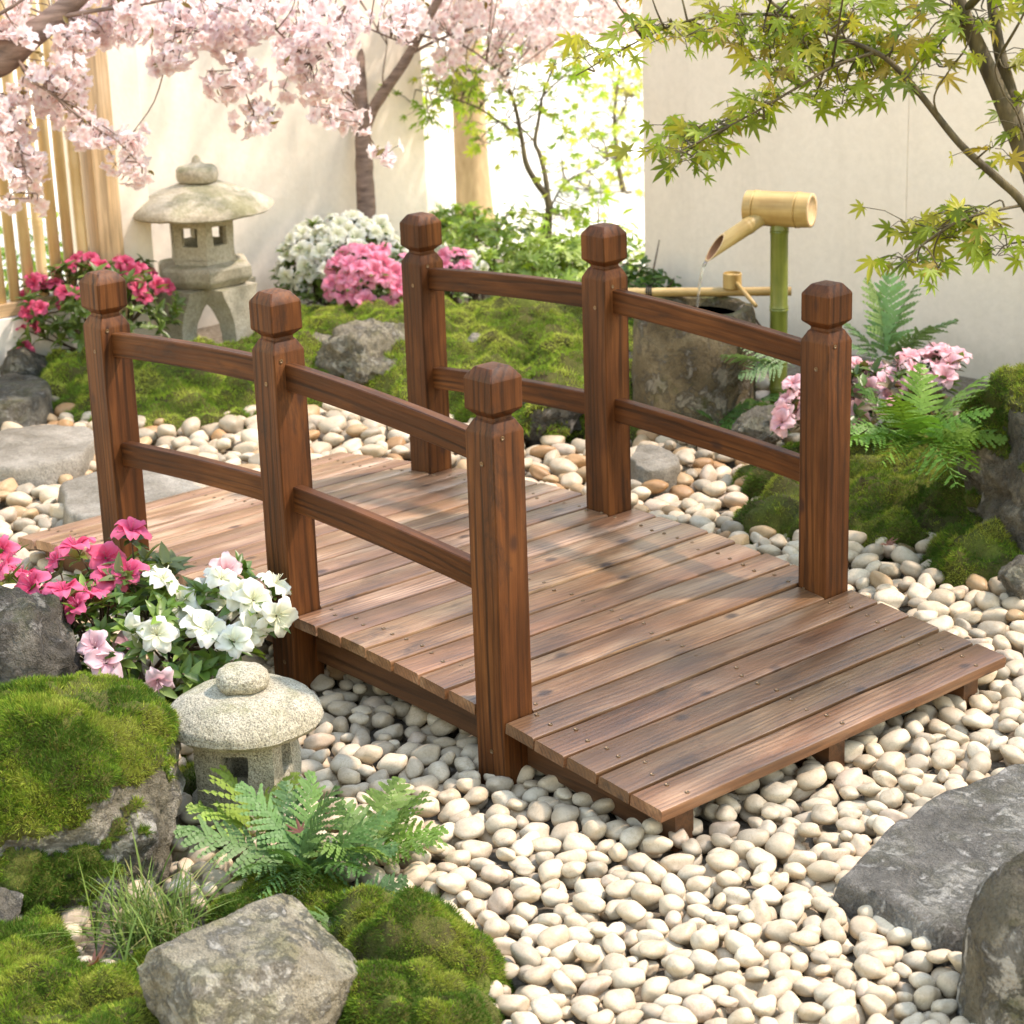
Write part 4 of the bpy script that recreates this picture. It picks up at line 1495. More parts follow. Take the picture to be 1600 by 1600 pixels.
def az_flower_mesh(name, r_, edge, core, spot, seed):
    V, F, T = petal_flower(5, 1.0, .90, .58, .075, 0.06, seed, 9, 7, .46, .05, 0.0, .66, .30)
    V = V * r_
    edge, core = np.array(edge), np.array(core)
    t = np.clip(T, 0, 1)[:, None] ** 1.1
    tint = core * (1 - t) + edge * t
    tint = tint * (1 + 0.10 * vnoise(V * 160 + seed, seed))[:, None]
    Vs, Fs, Ts = [V], [F], [tint]
    n = len(V)
    rr = np.random.default_rng(seed)
    for k in range(6):                                    # stamens
        a = rr.uniform(0, 2 * PI); l = rr.uniform(.55, .8) * r_
        d = np.array([math.cos(a) * .32, math.sin(a) * .32, .95])
        Vt, Ft = tube([np.array([0, 0, .05 * r_]), d * l * .5, d * l + [0, 0, -.05 * l]], [.012 * r_, .012 * r_, .024 * r_], 4)
        Ft = np.array([f if len(f) == 3 else f for f in []]) if False else np.array([q_ for f in Ft for q_ in ((f[0], f[1], f[2]), (f[0], f[2], f[3]))])
        Vs.append(Vt); Fs.append(Ft + n); Ts.append(np.tile(spot, (len(Vt), 1))); n += len(Vt)
    o = mesh_np(name, np.concatenate(Vs), np.concatenate(Fs), M_PETAL, None, True, np.concatenate(Ts), link=False)
    return o.data


HOT = [az_flower_mesh('hot_pink_flower', .040, (0.80, 0.19, 0.32), (0.62, 0.055, 0.15), (0.6, 0.15, 0.25), s) for s in (1, 2, 3)]
PINK = [az_flower_mesh('pink_flower', .040, (0.88, 0.42, 0.54), (0.80, 0.22, 0.35), (0.8, 0.4, 0.5), s) for s in (4, 5, 6)]
WHITE = [az_flower_mesh('white_flower', .040, (0.84, 0.83, 0.78), (0.74, 0.76, 0.55), (0.8, 0.8, 0.6), s) for s in (7, 8, 9)]
PALE = [az_flower_mesh('pale_pink_flower', .040, (0.88, 0.62, 0.65), (0.80, 0.44, 0.49), (0.8, 0.5, 0.5), s) for s in (10, 11, 12)]
BLUSH = [az_flower_mesh('blush_flower', .040, (0.84, 0.66, 0.67), (0.78, 0.45, 0.50), (0.8, 0.6, 0.6), s) for s in (13, 14)]


def bush(name, base, cen, radii, nwh, label, flowers, leafcols, leaflen=.042, seed=1, nleaf=(6, 9), stems=26, low=-0.55, cat='azalea'):
    """base: ground point; cen/radii: leafy dome; flowers: list of (world position, mesh list, size[, part label])"""
    r = np.random.default_rng(seed)
    base = np.asarray(base, float); cen = np.asarray(cen, float); radii = np.asarray(radii, float)
    root = empty(name, base, label, cat)
    d = r.normal(size=(nwh * 3, 3)); d /= np.linalg.norm(d, axis=1)[:, None]
    d = d[d[:, 2] > low][:nwh]
    tips = cen + d * radii * (r.uniform(.45, 1.04, len(d)) ** .6)[:, None] * (1 + .18 * vnoise(d * 2.3 + seed, seed))[:, None]
    tips = tips[tips[:, 2] > base[2] + .02]
    ftips = np.array([f[0] for f in flowers]) if flowers else np.zeros((0, 3))
    mb = MB()
    allt = np.concatenate([ftips, tips]) if len(ftips) else tips
    hubs = cen + r.normal(size=(8, 3)) * radii * .28 - np.array([0, 0, radii[2] * .35])
    for h_ in hubs:
        V, F = tube(smoothline([base + r.normal(0, .015, 3) * [1, 1, 0], (base + h_) / 2 + r.normal(0, .015, 3), h_], 4), np.linspace(.0065, .004, 9), 6); mb.add(V, F)
    for tpt in allt[:stems + len(ftips)]:
        h_ = hubs[np.argmin(np.linalg.norm(hubs - tpt, axis=1))]
        mid = (h_ + tpt) / 2 + r.normal(0, .01, 3) + np.array([0, 0, -.01])
        V, F = tube(smoothline([h_, mid, tpt], 3), np.linspace(.0034, .0014, 7), 5); mb.add(V, F)
    mb.build('stems', M_STEM, root)
    # leaves in whorls
    pos, D, sp_, sc__, tt = [], [], [], [], []
    cols = np.asarray(leafcols)
    for tpt in np.concatenate([tips, np.repeat(ftips - [0, 0, .012], 1, axis=0)]) if len(ftips) else tips:
        out = (tpt - cen) / radii; out /= np.linalg.norm(out) + 1e-6
        axis = out * .6 + np.array([0, 0, .75]) + r.normal(0, .25, 3); axis /= np.linalg.norm(axis)
        R = rot_to(axis)
        nl = r.integers(*nleaf)
        ccol = cols[r.integers(len(cols))]
        for k in range(nl):
            a = k * 2.4 + r.normal(0, .3)
            el_ = r.uniform(.05, .95)
            dirv = R @ np.array([math.cos(a) * math.cos(el_), math.sin(a) * math.cos(el_), math.sin(el_)])
            upv = R @ np.array([-math.cos(a) * math.sin(el_), -math.sin(a) * math.sin(el_), math.cos(el_)])
            x = np.cross(dirv, upv)
            pos.append(tpt - axis * r.uniform(0, .014)); D.append(np.stack([x, dirv, upv], 1)); sc__.append(leaflen * r.uniform(.6, 1.15))
            tt.append(ccol * r.uniform(.7, 1.3))
    V, F = instance(LEAFV, LEAFF, np.array(D), np.array(pos), np.array(sc__))
    mesh_np('leaves', V, F, M_LEAF, root, True, np.repeat(np.array(tt), len(LEAFV), axis=0))
    for f in flowers:
        p, meshes, size = f[0], f[1], f[2]
        out = (np.asarray(p) - cen) / radii; out /= np.linalg.norm(out) + 1e-6
        tocam = CAM - np.asarray(p); tocam /= np.linalg.norm(tocam)
        dirv = out * .7 + np.array([0, 0, .25]) + r.normal(0, .38, 3) + tocam * .5
        R = rot_to(dirv, spin=r.uniform(0, 6.28))
        o = bpy.data.objects.new('flower', meshes[r.integers(len(meshes))])
        mw = Matrix.Identity(4)
        s_ = size * r.uniform(.88, 1.12)
        for i in range(3):
            for j in range(3): mw[i][j] = R[i][j] * s_
            mw[i][3] = float(p[i] - base[i])
        o.parent = root
        o.matrix_local = mw
        if len(f) > 3: o['label'] = f[3]
        COL.objects.link(o)
    return root


GREEN_AZ = [(0.09, 0.17, 0.025), (0.14, 0.23, 0.035), (0.055, 0.11, 0.02), (0.2, 0.29, 0.06), (0.16, 0.19, 0.06)]
# the near azalea: hot pink to the left, white to the right
fl = []
tq = 3.93
for x, y_, dt in ((120, 858, .05), (165, 872, .08), (205, 832, .06), (52, 918, 0), (8, 892, .03), (100, 925, -.03), (142, 935, -.02), (172, 905, .03), (122, 948, -.05), (202, 897, .02), (35, 900, .1), (90, 880, .1), (150, 915, .1), (85, 940, 0), (5, 860, .1)):
    fl.append((W(x, y_, tq + dt), HOT, .98, 'hot pink azalea flower'))
for x, y_, dt in ((252, 908, 0), (345, 905, .04), (372, 928, 0), (428, 915, .02), (432, 962, -.03), (396, 938, -.02), (325, 985, -.06), (366, 1003, -.07), (222, 985, -.06), (310, 978, -.05), (245, 992, -.08), (280, 945, .02), (355, 950, .05), (405, 970, 0), (330, 925, .08), (388, 985, -.03)):
    fl.append((W(x, y_, tq + dt), WHITE, .98, 'white azalea flower'))
for x, y_, dt in ((148, 1012, -.08), (166, 1036, -.09), (352, 893, .08), (246, 1062, -.1), (205, 1010, -.02)):
    fl.append((W(x, y_, tq + dt), BLUSH, .95, 'pale blush azalea flower'))
bc_ = W(225, 990, 4.03)
bush('azalea_bush', (bc_[0], bc_[1], -.02), bc_ + np.array([0, 0, -0.01]), (.19, .23, .15), 175, 'azalea bush with hot pink and white flowers in front of the near handrail', fl, GREEN_AZ, .045, 3)


def dome_flowers(cen, radii, n, meshes, size, seed, lo=-.1, lab=None, facing=True):
    r = np.random.default_rng(seed)
    out = []
    cen = np.asarray(cen)
    tc = CAM - cen; tc /= np.linalg.norm(tc)
    while len(out) < n:
        d = r.normal(size=3); d /= np.linalg.norm(d)
        if d[2] < lo or d @ tc < -.15: continue
        p = cen + d * np.asarray(radii) * r.uniform(.92, 1.08)
        if any(np.linalg.norm(p - q_[0]) < .032 * size for q_ in out) and r.random() < .8: continue
        out.append((p, meshes, size) + ((lab,) if lab else ()))
    return out


GREEN_BG = [(0.10, 0.16, 0.03), (0.14, 0.21, 0.04), (0.07, 0.12, 0.02)]
# hot pink, under the fence
c = W(150, 480, 6.5)
fl = dome_flowers(W(150, 462, 6.5), (.17, .22, .11), 22, HOT, .8, 5, -.2)
fl += [(W(x, y_, 6.45), HOT, .85) for x, y_ in ((50, 490), (60, 505), (38, 545), (100, 470), (85, 445), (205, 425), (195, 410), (215, 440), (245, 445), (190, 425), (40, 515))]
bush('azalea_bush', (c[0], c[1], -.03), W(150, 490, 6.5), (.21, .26, .165), 130, 'azalea bush with hot pink flowers below the bamboo fence', fl, GREEN_BG, .045, 4)
# white, behind the bridge
c = W(535, 415, 7.25)
fl = dome_flowers(W(535, 412, 7.25), (.19, .22, .145), 64, WHITE, .92, 6, -.25)
bush('azalea_bush', (c[0], c[1], -.03), W(535, 425, 7.25), (.195, .235, .165), 110, 'rounded azalea bush covered in white flowers right of the tall lantern', fl, GREEN_BG, .045, 5)
c = W(590, 450, 7.0)
fl = dome_flowers(W(585, 445, 6.95), (.135, .14, .115), 42, PINK, .95, 7, -.45)
bush('azalea_bush', (c[0], c[1], -.03), W(595, 455, 7.02), (.14, .15, .125), 60, 'pink flowering azalea in front of the white bush, left of the far end post', fl, GREEN_BG, .045, 6)
c = W(712, 425, 7.3)
fl = dome_flowers(W(712, 418, 7.3), (.05, .06, .05), 8, PINK, .85, 8, -.3)
bush('azalea_bush', (c[0], c[1], -.03), W(712, 440, 7.3), (.06, .07, .08), 22, 'sprig of pink azalea peeping out right of the far end post', fl, GREEN_BG, .045, 7)
# pale pink at the right
c = W(1375, 640, 5.25)
fl = []
for x, y_, dt in ((1475, 552, .05), (1495, 560, .05), (1460, 575, .03), (1440, 590, 0), (1410, 570, .04), (1395, 590, .03), (1420, 560, .06), (1380, 600, 0), (1360, 610, 0), (1345, 640, -.02), (1350, 590, .05), (1370, 580, .06), (1485, 570, .02), (1465, 548, .08), (1450, 560, .07),
                  (1340, 660, -.04), (1385, 620, -.02), (1400, 605, 0), (1425, 580, .02), (1240, 600, 0), (1232, 625, 0), (1228, 645, -.02), (1250, 620, .02), (1222, 660, -.03), (1245, 640, 0), (1340, 575, .08), (1475, 590, 0), (1330, 620, .05)):
    fl.append((W(x, y_, 5.25 + dt), PALE, .92))
bush('azalea_bush', (c[0], c[1], -.03), W(1385, 640, 5.3), (.18, .2, .11), 85, 'azalea bush with pale pink flowers behind the right end post', fl, [(0.06, 0.11, 0.02), (0.09, 0.15, 0.03), (0.12, 0.09, 0.04)], .045, 8)


# ------------------------------------------------------------------ ferns and grass
def frond_shape(npin=12, seed=0, wid=0.30, droop=0.5, lobes=7):
    """a twice-divided fern frond along +y, length 1, drooping to -z"""
    r = np.random.default_rng(seed)
    V, F = [], []

    def spine(u):
        return np.array([0.02 * math.sin(u * 3 + seed), u * (1 - .12 * droop * u), -droop * 0.55 * u * u + .10 * u])
    for i in range(13):
        p = spine(i / 12); w_ = 0.007 * (1 - .8 * i / 12)
        V += [p + [-w_, 0, .002], p + [w_, 0, .002]]
    for i in range(12):
        a = 2 * i
        F += [(a, a + 1, a + 3), (a, a + 3, a + 2)]
    gap = .84 / npin
    for i in range(npin):
        u = .15 + .85 * (i + .4) / npin
        env = max(.07, math.sin(min(1, (u - .02)) ** .75 * PI) ** .8)
        for s in (-1, 1):
            l = wid * env * r.uniform(.85, 1.1)
            p = spine(min(1, u + r.normal(0, .006))); tg = spine(min(1.02, u + .02)) - spine(u - .02); tg /= np.linalg.norm(tg)
            sw = .30 + .42 * u + r.normal(0, .08)
            d = np.array([s * math.cos(sw), 0, 0]) + tg * math.sin(sw); d[2] += r.normal(-.10, .12); d /= np.linalg.norm(d)
            e = np.cross(d, [0, 0, 1]) * s; e /= np.linalg.norm(e)
            up_ = np.cross(e, d) * s
            sag = .22 * r.uniform(.4, 1.5)
            n_l = max(3, int(round(lobes * (.45 + .55 * env))))
            mid = lambda v: p + d * l * v + np.array([0, 0, -sag * l * v * v])
            b = len(V)
            lw = gap * .17
            V += [p - e * .004, p + e * .004, mid(.5) - e * lw, mid(.5) + e * lw, mid(1)]
            F += [(b, b + 1, b + 3), (b, b + 3, b + 2), (b + 2, b + 3, b + 4)]
            for k in range(n_l):
                v0 = (k + .15) / (n_l + .2)
                ll = gap * .54 * (1 - .75 * v0 ** 1.5) * r.uniform(.85, 1.12)
                hw_ = l / n_l * .66
                for side in (-1, 1):
                    q0 = mid(v0)
                    ax_ = e * side * .9 + d * .5; ax_ = ax_ / np.linalg.norm(ax_)
                    px_ = d * .95 - e * side * .35
                    lift = up_ * ll * r.normal(.02, .12)
                    b = len(V)
                    V += [q0, q0 + ax_ * ll * .45 - px_ * hw_, q0 + ax_ * ll * .82 - px_ * hw_ * .55 + lift, q0 + ax_ * ll + lift, q0 + ax_ * ll * .8 + px_ * hw_ * .65 + lift, q0 + ax_ * ll * .38 + px_ * hw_ * .95]
                    F += [(b, b + 1, b + 2), (b, b + 2, b + 3), (b, b + 3, b + 4), (b, b + 4, b + 5)]
    return np.array(V), np.array(F)


FR = [frond_shape(12, s, .31, dr) for s, dr in ((1, .35), (2, .7), (3, 1.0))]
FRW = [frond_shape(9, s, .42, dr, 6) for s, dr in ((4, .4), (5, .7))]


def fern(base, fronds, label, col, seed, shapes_=None, name='fern', group=None):
    """fronds: (azimuth, elevation, length, shape index)"""
    r = np.random.default_rng(seed)
    root = empty(name, base, label, 'fern', group)
    sh = shapes_ or FR
    for az, elv, L, k in fronds:
        Vt, Ft = sh[k % len(sh)]
        d = np.array([math.cos(az) * math.cos(elv), math.sin(az) * math.cos(elv), math.sin(elv)])
        upv = np.array([-math.cos(az) * math.sin(elv), -math.sin(az) * math.sin(elv), math.cos(elv)])
        x = np.cross(d, upv)
        c_, s_ = math.cos(r.normal(0, .35)), math.sin(r.normal(0, .35))
        x2 = x * c_ + upv * s_; up2 = np.cross(x2, d)
        R = np.stack([x2, d, up2], 1)
        V = (Vt * L) @ R.T + np.asarray(base) + r.normal(0, .008, 3) * [1, 1, 0]
        cc = np.asarray(col) * r.uniform(.75, 1.25) * np.array([r.uniform(.9, 1.15), 1, r.uniform(.85, 1.2)])
        tt = np.tile(cc, (len(V), 1)) * (1 + .16 * vnoise(V * 90, 2))[:, None]
        mesh_np('frond', V, Ft, M_FERN, root, True, tt)
    return root


RIGHT = math.atan2(RT[1], RT[0])        # azimuth that runs to the right in the picture
rr = np.random.default_rng(12)
# near fern: pale, spreading
b = G(470, 1362); b[2] = 0.0
fern(b, [(RIGHT + PI - .05, .52, 0.207, 0), (RIGHT + 2.6, .95, 0.176, 0), (RIGHT + 1.75, 1.0, 0.150, 0), (RIGHT + 1.25, .95, 0.167, 0), (RIGHT + .35, .75, 0.176, 1), (RIGHT - .1, .5, 0.167, 1), (RIGHT - .7, .6, 0.158, 1),
         (RIGHT - 1.3, .7, 0.150, 2), (RIGHT - 1.9, .6, 0.150, 2), (RIGHT - 2.5, .65, 0.141, 1), (RIGHT + .7, 1.05, 0.158, 0), (RIGHT + 2.1, .7, 0.132, 1), (RIGHT - .4, .95, 0.150, 0), (RIGHT - 1.6, 1.0, 0.141, 1)],
     'pale green fern spreading between the small lantern and the angular rock', (0.105, 0.205, 0.06), 1)
b = G(590, 1335); b[2] = 0.0
fern(b, [(RIGHT + .3, .5, .14, 3), (RIGHT - .6, .6, .13, 0), (RIGHT + 1.2, .9, .15, 1), (RIGHT + 2.3, .8, .13, 1), (RIGHT - 1.6, .6, .13, 0), (RIGHT + .8, .7, .14, 0), (RIGHT - 2.4, .7, .12, 1)],
     'small bright green fern at the edge of the near pebbles', (0.14, 0.24, 0.045), 2, FRW)
b = G(395, 1310); b[2] = 0.0
fern(b, [(RIGHT + 2.0, .9, .14, 0), (RIGHT + 1.2, 1.0, .13, 1), (RIGHT + 2.8, .7, .13, 1), (RIGHT - .8, .8, .11, 0), (RIGHT + .5, 1.0, .13, 0)],
     'small yellow green fern just in front of the small lantern', (0.22, 0.32, 0.06), 3, FRW)
b = G(520, 1440); b[2] = 0.0
fern(b, [(RIGHT - .5, .5, .15, 2), (RIGHT - 1.1, .45, .15, 2), (RIGHT - 1.8, .5, .13, 2), (RIGHT + .2, .6, .14, 1), (RIGHT - 2.5, .5, .12, 1)],
     'low dark green fern drooping behind the angular rock', (0.09, 0.17, 0.05), 4)
# right fern below the pale pink azalea
b = W(1428, 695, 4.70)
fern(b, [(RIGHT + .12, .35, 0.240, 1), (RIGHT + .5, .7, 0.240, 0), (RIGHT - .35, .4, 0.216, 1), (RIGHT - 1.0, .45, 0.240, 2), (RIGHT - 1.45, .42, 0.288, 2), (RIGHT - 1.9, .5, 0.228, 2), (RIGHT - 2.6, .5, 0.228, 1),
         (RIGHT + PI, .5, 0.228, 1), (RIGHT + 2.5, .8, 0.192, 0), (RIGHT + 1.2, 1.0, 0.204, 0), (RIGHT - .7, .8, 0.216, 1), (RIGHT - 2.2, .9, 0.204, 0), (RIGHT - 1.5, .9, 0.192, 1)],
     'lush mid green fern hanging over the moss beside the craggy boulder', (0.13, 0.26, 0.04), 5)
b = W(1385, 575, 5.6)
fern(b, [(RIGHT + .5, 1.2, .24, 0), (RIGHT + 1.3, 1.35, .26, 0), (RIGHT + .2, .9, .22, 1), (RIGHT + 2.6, 1.0, .22, 1), (RIGHT + 3.3, .8, .18, 1), (RIGHT - .5, .9, .18, 0), (RIGHT + 2.0, 1.3, .25, 0)],
     'upright pale fern against the beige wall behind the pink azalea', (0.2, 0.33, 0.13), 6)
b = G(1165, 655); b[2] = 0.02
fern(b, [(RIGHT + .3, .5, .16, 0), (RIGHT + 2.9, .4, .17, 0), (RIGHT + 1.4, .9, .15, 0), (RIGHT - .6, .5, .15, 1), (RIGHT - 1.6, .5, .14, 1), (RIGHT - 2.4, .5, .15, 1), (RIGHT + 2.2, .8, .14, 1)],
     'small green fern at the foot of the water basin', (0.10, 0.19, 0.04), 7, FRW)
b = G(1118, 676); b[2] = 0.01
fern(b, [(RIGHT + .4, .6, .14, 0), (RIGHT + 2.7, .5, .14, 0), (RIGHT + 1.5, .95, .15, 1), (RIGHT - .9, .5, .11, 1), (RIGHT + 2.0, .9, .14, 0), (RIGHT - 2.2, .5, .11, 1)],
     'small dark fern directly in front of the stone basin', (0.075, 0.155, 0.03), 10, FRW)
b = W(1238, 575, 5.62)
fern(b, [(RIGHT + PI, .3, .19, 0), (RIGHT + PI - .35, .55, .17, 0), (RIGHT + PI + .4, .25, .15, 1)],
     'pale fern frond reaching left from behind the right end post', (0.2, 0.33, 0.14), 8)
b = G(1010, 600); b[2] = 0.02
fern(b, [(RIGHT + 1.0, 1.1, .17, 0), (RIGHT + 2.2, 1.0, .16, 0), (RIGHT + 3.0, .7, .15, 1), (RIGHT - .3, .8, .14, 1)],
     'light green fern left of the water basin by the middle far post', (0.16, 0.28, 0.07), 9, FRW)

# grass tuft


def grass_tuft(base, n, L, label, seed):
    r = np.random.default_rng(seed)
    VV, FF, TT, k = [], [], [], 0
    for i in range(n):
        a = r.uniform(0, 2 * PI); lean = r.uniform(.15, 1.0); l = L * r.uniform(.5, 1.15)
        d = np.array([math.cos(a), math.sin(a), 0]); s = np.array([-d[1], d[0], 0])
        b_ = np.asarray(base) + np.append(r.normal(0, .035, 2), 0)
        w_ = r.uniform(.0011, .0023)
        col = np.array([[0.10, 0.17, 0.03], [0.17, 0.24, 0.05], [0.3, 0.27, 0.1]][r.choice(3, p=[.5, .38, .12])]) * r.uniform(.8, 1.2)
        for q_ in range(7):
            u = q_ / 6
            p = b_ + d * l * lean * u ** 1.5 + np.array([0, 0, l * (1 - .45 * lean) * (u - .55 * lean * u ** 2.4)])
            ww = w_ * (1 - u ** 2.2)
            VV += [p - s * ww, p + s * ww]; TT += [col, col]
        for q_ in range(6):
            a_ = k + 2 * q_
            FF += [(a_, a_ + 1, a_ + 3), (a_, a_ + 3, a_ + 2)]
        k += 14
    o = mesh_np('grass_tuft', np.array(VV), np.array(FF), M_GRASS, None, True, np.array(TT), origin=base)
    return tag(o, label, 'grass tuft')


grass_tuft(gxy(235, 1455, -.02), 260, .17, 'tuft of thin grass between the mossy boulder and the angular rock', 2)
grass_tuft(gxy(430, 1330, -.02), 30, .10, 'sparse small grass blades among the near ferns', 3)


# ------------------------------------------------------------------ trees
def star_leaf(seed=0, lob=7):
    r = np.random.default_rng(seed)
    angs = np.radians([0, 40, -40, 80, -80, 122, -122])
    lens = np.array([1.0, .93, .93, .72, .72, .40, .40])
    o = np.argsort(angs)
    angs, lens = angs[o] + r.normal(0, .04, 7), lens[o] * r.uniform(.93, 1.06, 7)
    pts = []
    for i in range(7):
        a, l = angs[i], lens[i]
        if i == 0: pts.append((a - .35, .16))
        for da, k in ((-.22, .52), (-.13, .70), (0, 1.0), (.13, .70), (.22, .52)):
            pts.append((a + da * (1 if l > .5 else 1.2), l * k))
        if i < 6: pts.append(((angs[i] + angs[i + 1]) / 2, .30 * min(1, (lens[i] + lens[i + 1]) / 1.5)))
        else: pts.append((a + .35, .16))
    V = [(0, 0, 0)]
    for a, l in pts:
        V.append((math.sin(a) * l, math.cos(a) * l, -.28 * l * l + .05 * l + .03 * math.sin(a * 9)))
    F = [(0, i + 1, i + 2) if False else (0, i + 2, i + 1) for i in range(len(pts) - 1)]
    return np.array(V), np.array(F)


STAR = [star_leaf(s) for s in range(3)]


def twigs_from(lines, r, n, L, spread, down=0.0):
    """short twigs sprouting along polylines"""
    out = []
    for _ in range(n):
        P = lines[r.integers(len(lines))]
        i = r.integers(max(1, len(P) // 5), len(P))
        d = P[i] - P[i - 1]; d /= np.linalg.norm(d) + 1e-9
        dv = d * .6 + r.normal(0, spread, 3) * [1, 1, .5] + np.array([0, 0, -down]); dv /= np.linalg.norm(dv)
        l = L * r.uniform(.4, 1.1)
        out.append(np.array([P[i], P[i] + dv * l * .5 + r.normal(0, l * .05, 3), P[i] + dv * l + np.array([0, 0, -down * l * .4])]))
    return out


def maple(name, trunk_lines, twig_lines, leafspots, label, cols, size, seed, hang=.5, leaf_mat=None, bark=None):
    """trunk_lines: (points, r0, r1); twig_lines the same; leafspots: (point, spread xyz in picture axes, count)"""
    r = np.random.default_rng(seed)
    root = empty(name, trunk_lines[0][0][0], label, 'tree')
    mb = MB()
    for P, r0, r1 in trunk_lines:
        L = smoothline(P, 5)
        V, F = tube(L, np.linspace(r0, r1, len(L)) * (1 + .05 * vnoise(L * 20, seed)), 10); mb.add(V, F)
    mb.build('trunk', bark or M_BARKM, root)
    mb = MB()
    tl = []
    for P, r0, r1 in twig_lines:
        L = smoothline(P, 5); tl.append(L)
        V, F = tube(L, np.linspace(r0, r1, len(L)), 7); mb.add(V, F)
    pos, R, sc_, tt = [], [], [], []
    cols = np.asarray(cols)
    for (p, spr, cnt) in leafspots:
        p = np.asarray(p)
        L0 = min(tl, key=lambda L: np.min(np.linalg.norm(L - p, axis=1)))
        anchor = L0[np.argmin(np.linalg.norm(L0 - p, axis=1))]
        V, F = tube(smoothline([anchor, (anchor + p) / 2 + r.normal(0, .012, 3), p], 3), np.linspace(.0028, .0012, 7), 5); mb.add(V, F)
        base_c = cols[r.integers(len(cols))]
        for _ in range(cnt):
            off = r.normal(0, 1, 3)
            q_ = p + RT * off[0] * spr[0] + UP * off[1] * spr[1] + FW * off[2] * spr[2]
            if True:
                V, F = tube(np.array([p + (q_ - p) * .1, (p + q_) / 2 + [0, 0, .008], q_]), [.0011, .0009, .0008], 4); mb.add(V, F)
            nrm = np.array([0, 0, 1.0]) * r.uniform(.5, 1.1) + r.normal(0, .45, 3) + np.array([.35, -.3, 0]) * hang * 2.4
            tipd = (q_ - p); tipd[2] *= .3
            tipd = tipd / (np.linalg.norm(tipd) + 1e-9) * .6 + np.array([0, 0, -hang * 1.1]) + r.normal(0, .35, 3)
            nrm /= np.linalg.norm(nrm)
            tipd = tipd - nrm * (tipd @ nrm); tipd /= np.linalg.norm(tipd) + 1e-9
            R.append(np.stack([np.cross(tipd, nrm), tipd, nrm], 1)); pos.append(q_); sc_.append(size * r.uniform(.55, 1.15))
            c_ = base_c if r.random() < .6 else cols[r.integers(len(cols))]
            tt.append(c_ * r.uniform(.75, 1.3))
    mb.build('branches', bark or M_BARKM, root)
    pos, R, sc_, tt = np.array(pos), np.array(R), np.array(sc_), np.array(tt)
    k = r.integers(0, 3, len(pos))
    VV, FF, TT, n = [], [], [], 0
    for s in range(3):
        m_ = k == s
        V, F = instance(STAR[s][0], STAR[s][1], R[m_], pos[m_], sc_[m_])
        VV.append(V); FF.append(F + n); TT.append(np.repeat(tt[m_], len(STAR[s][0]), axis=0)); n += len(V)
    mesh_np('foliage', np.concatenate(VV), np.concatenate(FF), leaf_mat or M_MAPLE, root, True, np.concatenate(TT))
    return root


# the near maple, rooted off to the right
D0 = 4.75
pl = lambda l, t0=D0: [W(x, y_, t0 + d) for x, y_, d in l]
rootp = W(1765, 760, D0 + .05); rootp[2] = -.04
trunk = [([rootp] + pl([(1735, 620, .02), (1690, 480, .0), (1640, 350, 0), (1592, 220, .0), (1545, 110, .0), (1505, 20, 0), (1470, -90, .0), (1430, -220, .02)]), .034, .011),
         (pl([(1600, 235, .0), (1580, 150, .02), (1560, 70, .03), (1548, -40, .05), (1560, -170, .06)]), .018, .009)]
br = [(pl([(1660, 420, 0), (1600, 320, -.04), (1560, 280, -.06), (1500, 225, -.08), (1440, 150, -.1), (1400, 105, -.1), (1365, 80, -.1), (1290, 50, -.08), (1225, 18, -.06), (1180, -20, -.05)]), .011, .003),
      (pl([(1365, 82, -.1), (1300, 105, -.12), (1240, 140, -.14), (1180, 175, -.15), (1110, 212, -.16), (1030, 252, -.17)]), .0042, .0014),
      (pl([(1240, 25, -.07), (1170, 22, -.07), (1110, 25, -.06), (1050, 40, -.05), (990, 68, -.03), (900, 118, 0)]), .004, .0014),
      (pl([(1600, 320, -.03), (1550, 330, -.1), (1500, 345, -.12), (1450, 375, -.15), (1400, 420, -.16)]), .0038, .0014),
      (pl([(1470, 190, -.09), (1460, 150, -.12), (1490, 100, -.13)]), .003, .0014),
      (pl([(1560, 90, .0), (1590, 40, -.05), (1610, 0, -.06)]), .004, .002),
      (pl([(1610, 250, 0), (1590, 180, -.08), (1570, 150, -.12)]), .003, .0012)]
rl = np.random.default_rng(23)
spots = []


def scatter(poly, n, cnt, spr, t, tj=.12):
    """n clusters inside a picture-plane box list"""
    for _ in range(n):
        x0, y0, x1, y1 = poly[rl.integers(len(poly))]
        u, v = rl.random(), rl.random()
        spots.append((W(x0 + (x1 - x0) * u, y0 + (y1 - y0) * v, t + rl.uniform(-tj, tj)), spr, cnt))


sprd = (.040, .013, .045)
for (x0, y0, x1, y1, n) in ((900, 60, 1000, 105, 5), (980, 20, 1120, 70, 11), (1100, 5, 1240, 55, 13), (1230, 0, 1350, 70, 14), (1330, 10, 1480, 90, 15), (1180, 60, 1330, 130, 15), (1340, 80, 1470, 120, 12), (1480, 0, 1600, 50, 10), (1400, -40, 1600, 0, 8),
                            (1180, 130, 1320, 165, 9), (1110, 145, 1190, 200, 7), (1060, 190, 1150, 235, 8), (1000, 215, 1080, 255, 6), (1370, 120, 1440, 145, 4), (1550, 60, 1600, 110, 4), (1545, 150, 1600, 200, 4), (1530, 225, 1600, 260, 4),
                            (1470, 300, 1600, 345, 8), (1410, 335, 1540, 380, 9), (1390, 385, 1470, 430, 6), (1520, 380, 1585, 410, 3), (950, -60, 1400, -10, 14)):
    scatter([(x0, y0, x1, y1)], max(2, int(n * .68)), 5, sprd, D0 - .05, .13)
trunk.append(([np.array(p) for p in (trunk[0][0][-2], trunk[0][0][-2] + np.array([.25, -.05, .22]), trunk[0][0][-2] + np.array([.6, -.15, .42]), trunk[0][0][-2] + np.array([1.0, -.25, .55]))], .012, .004))
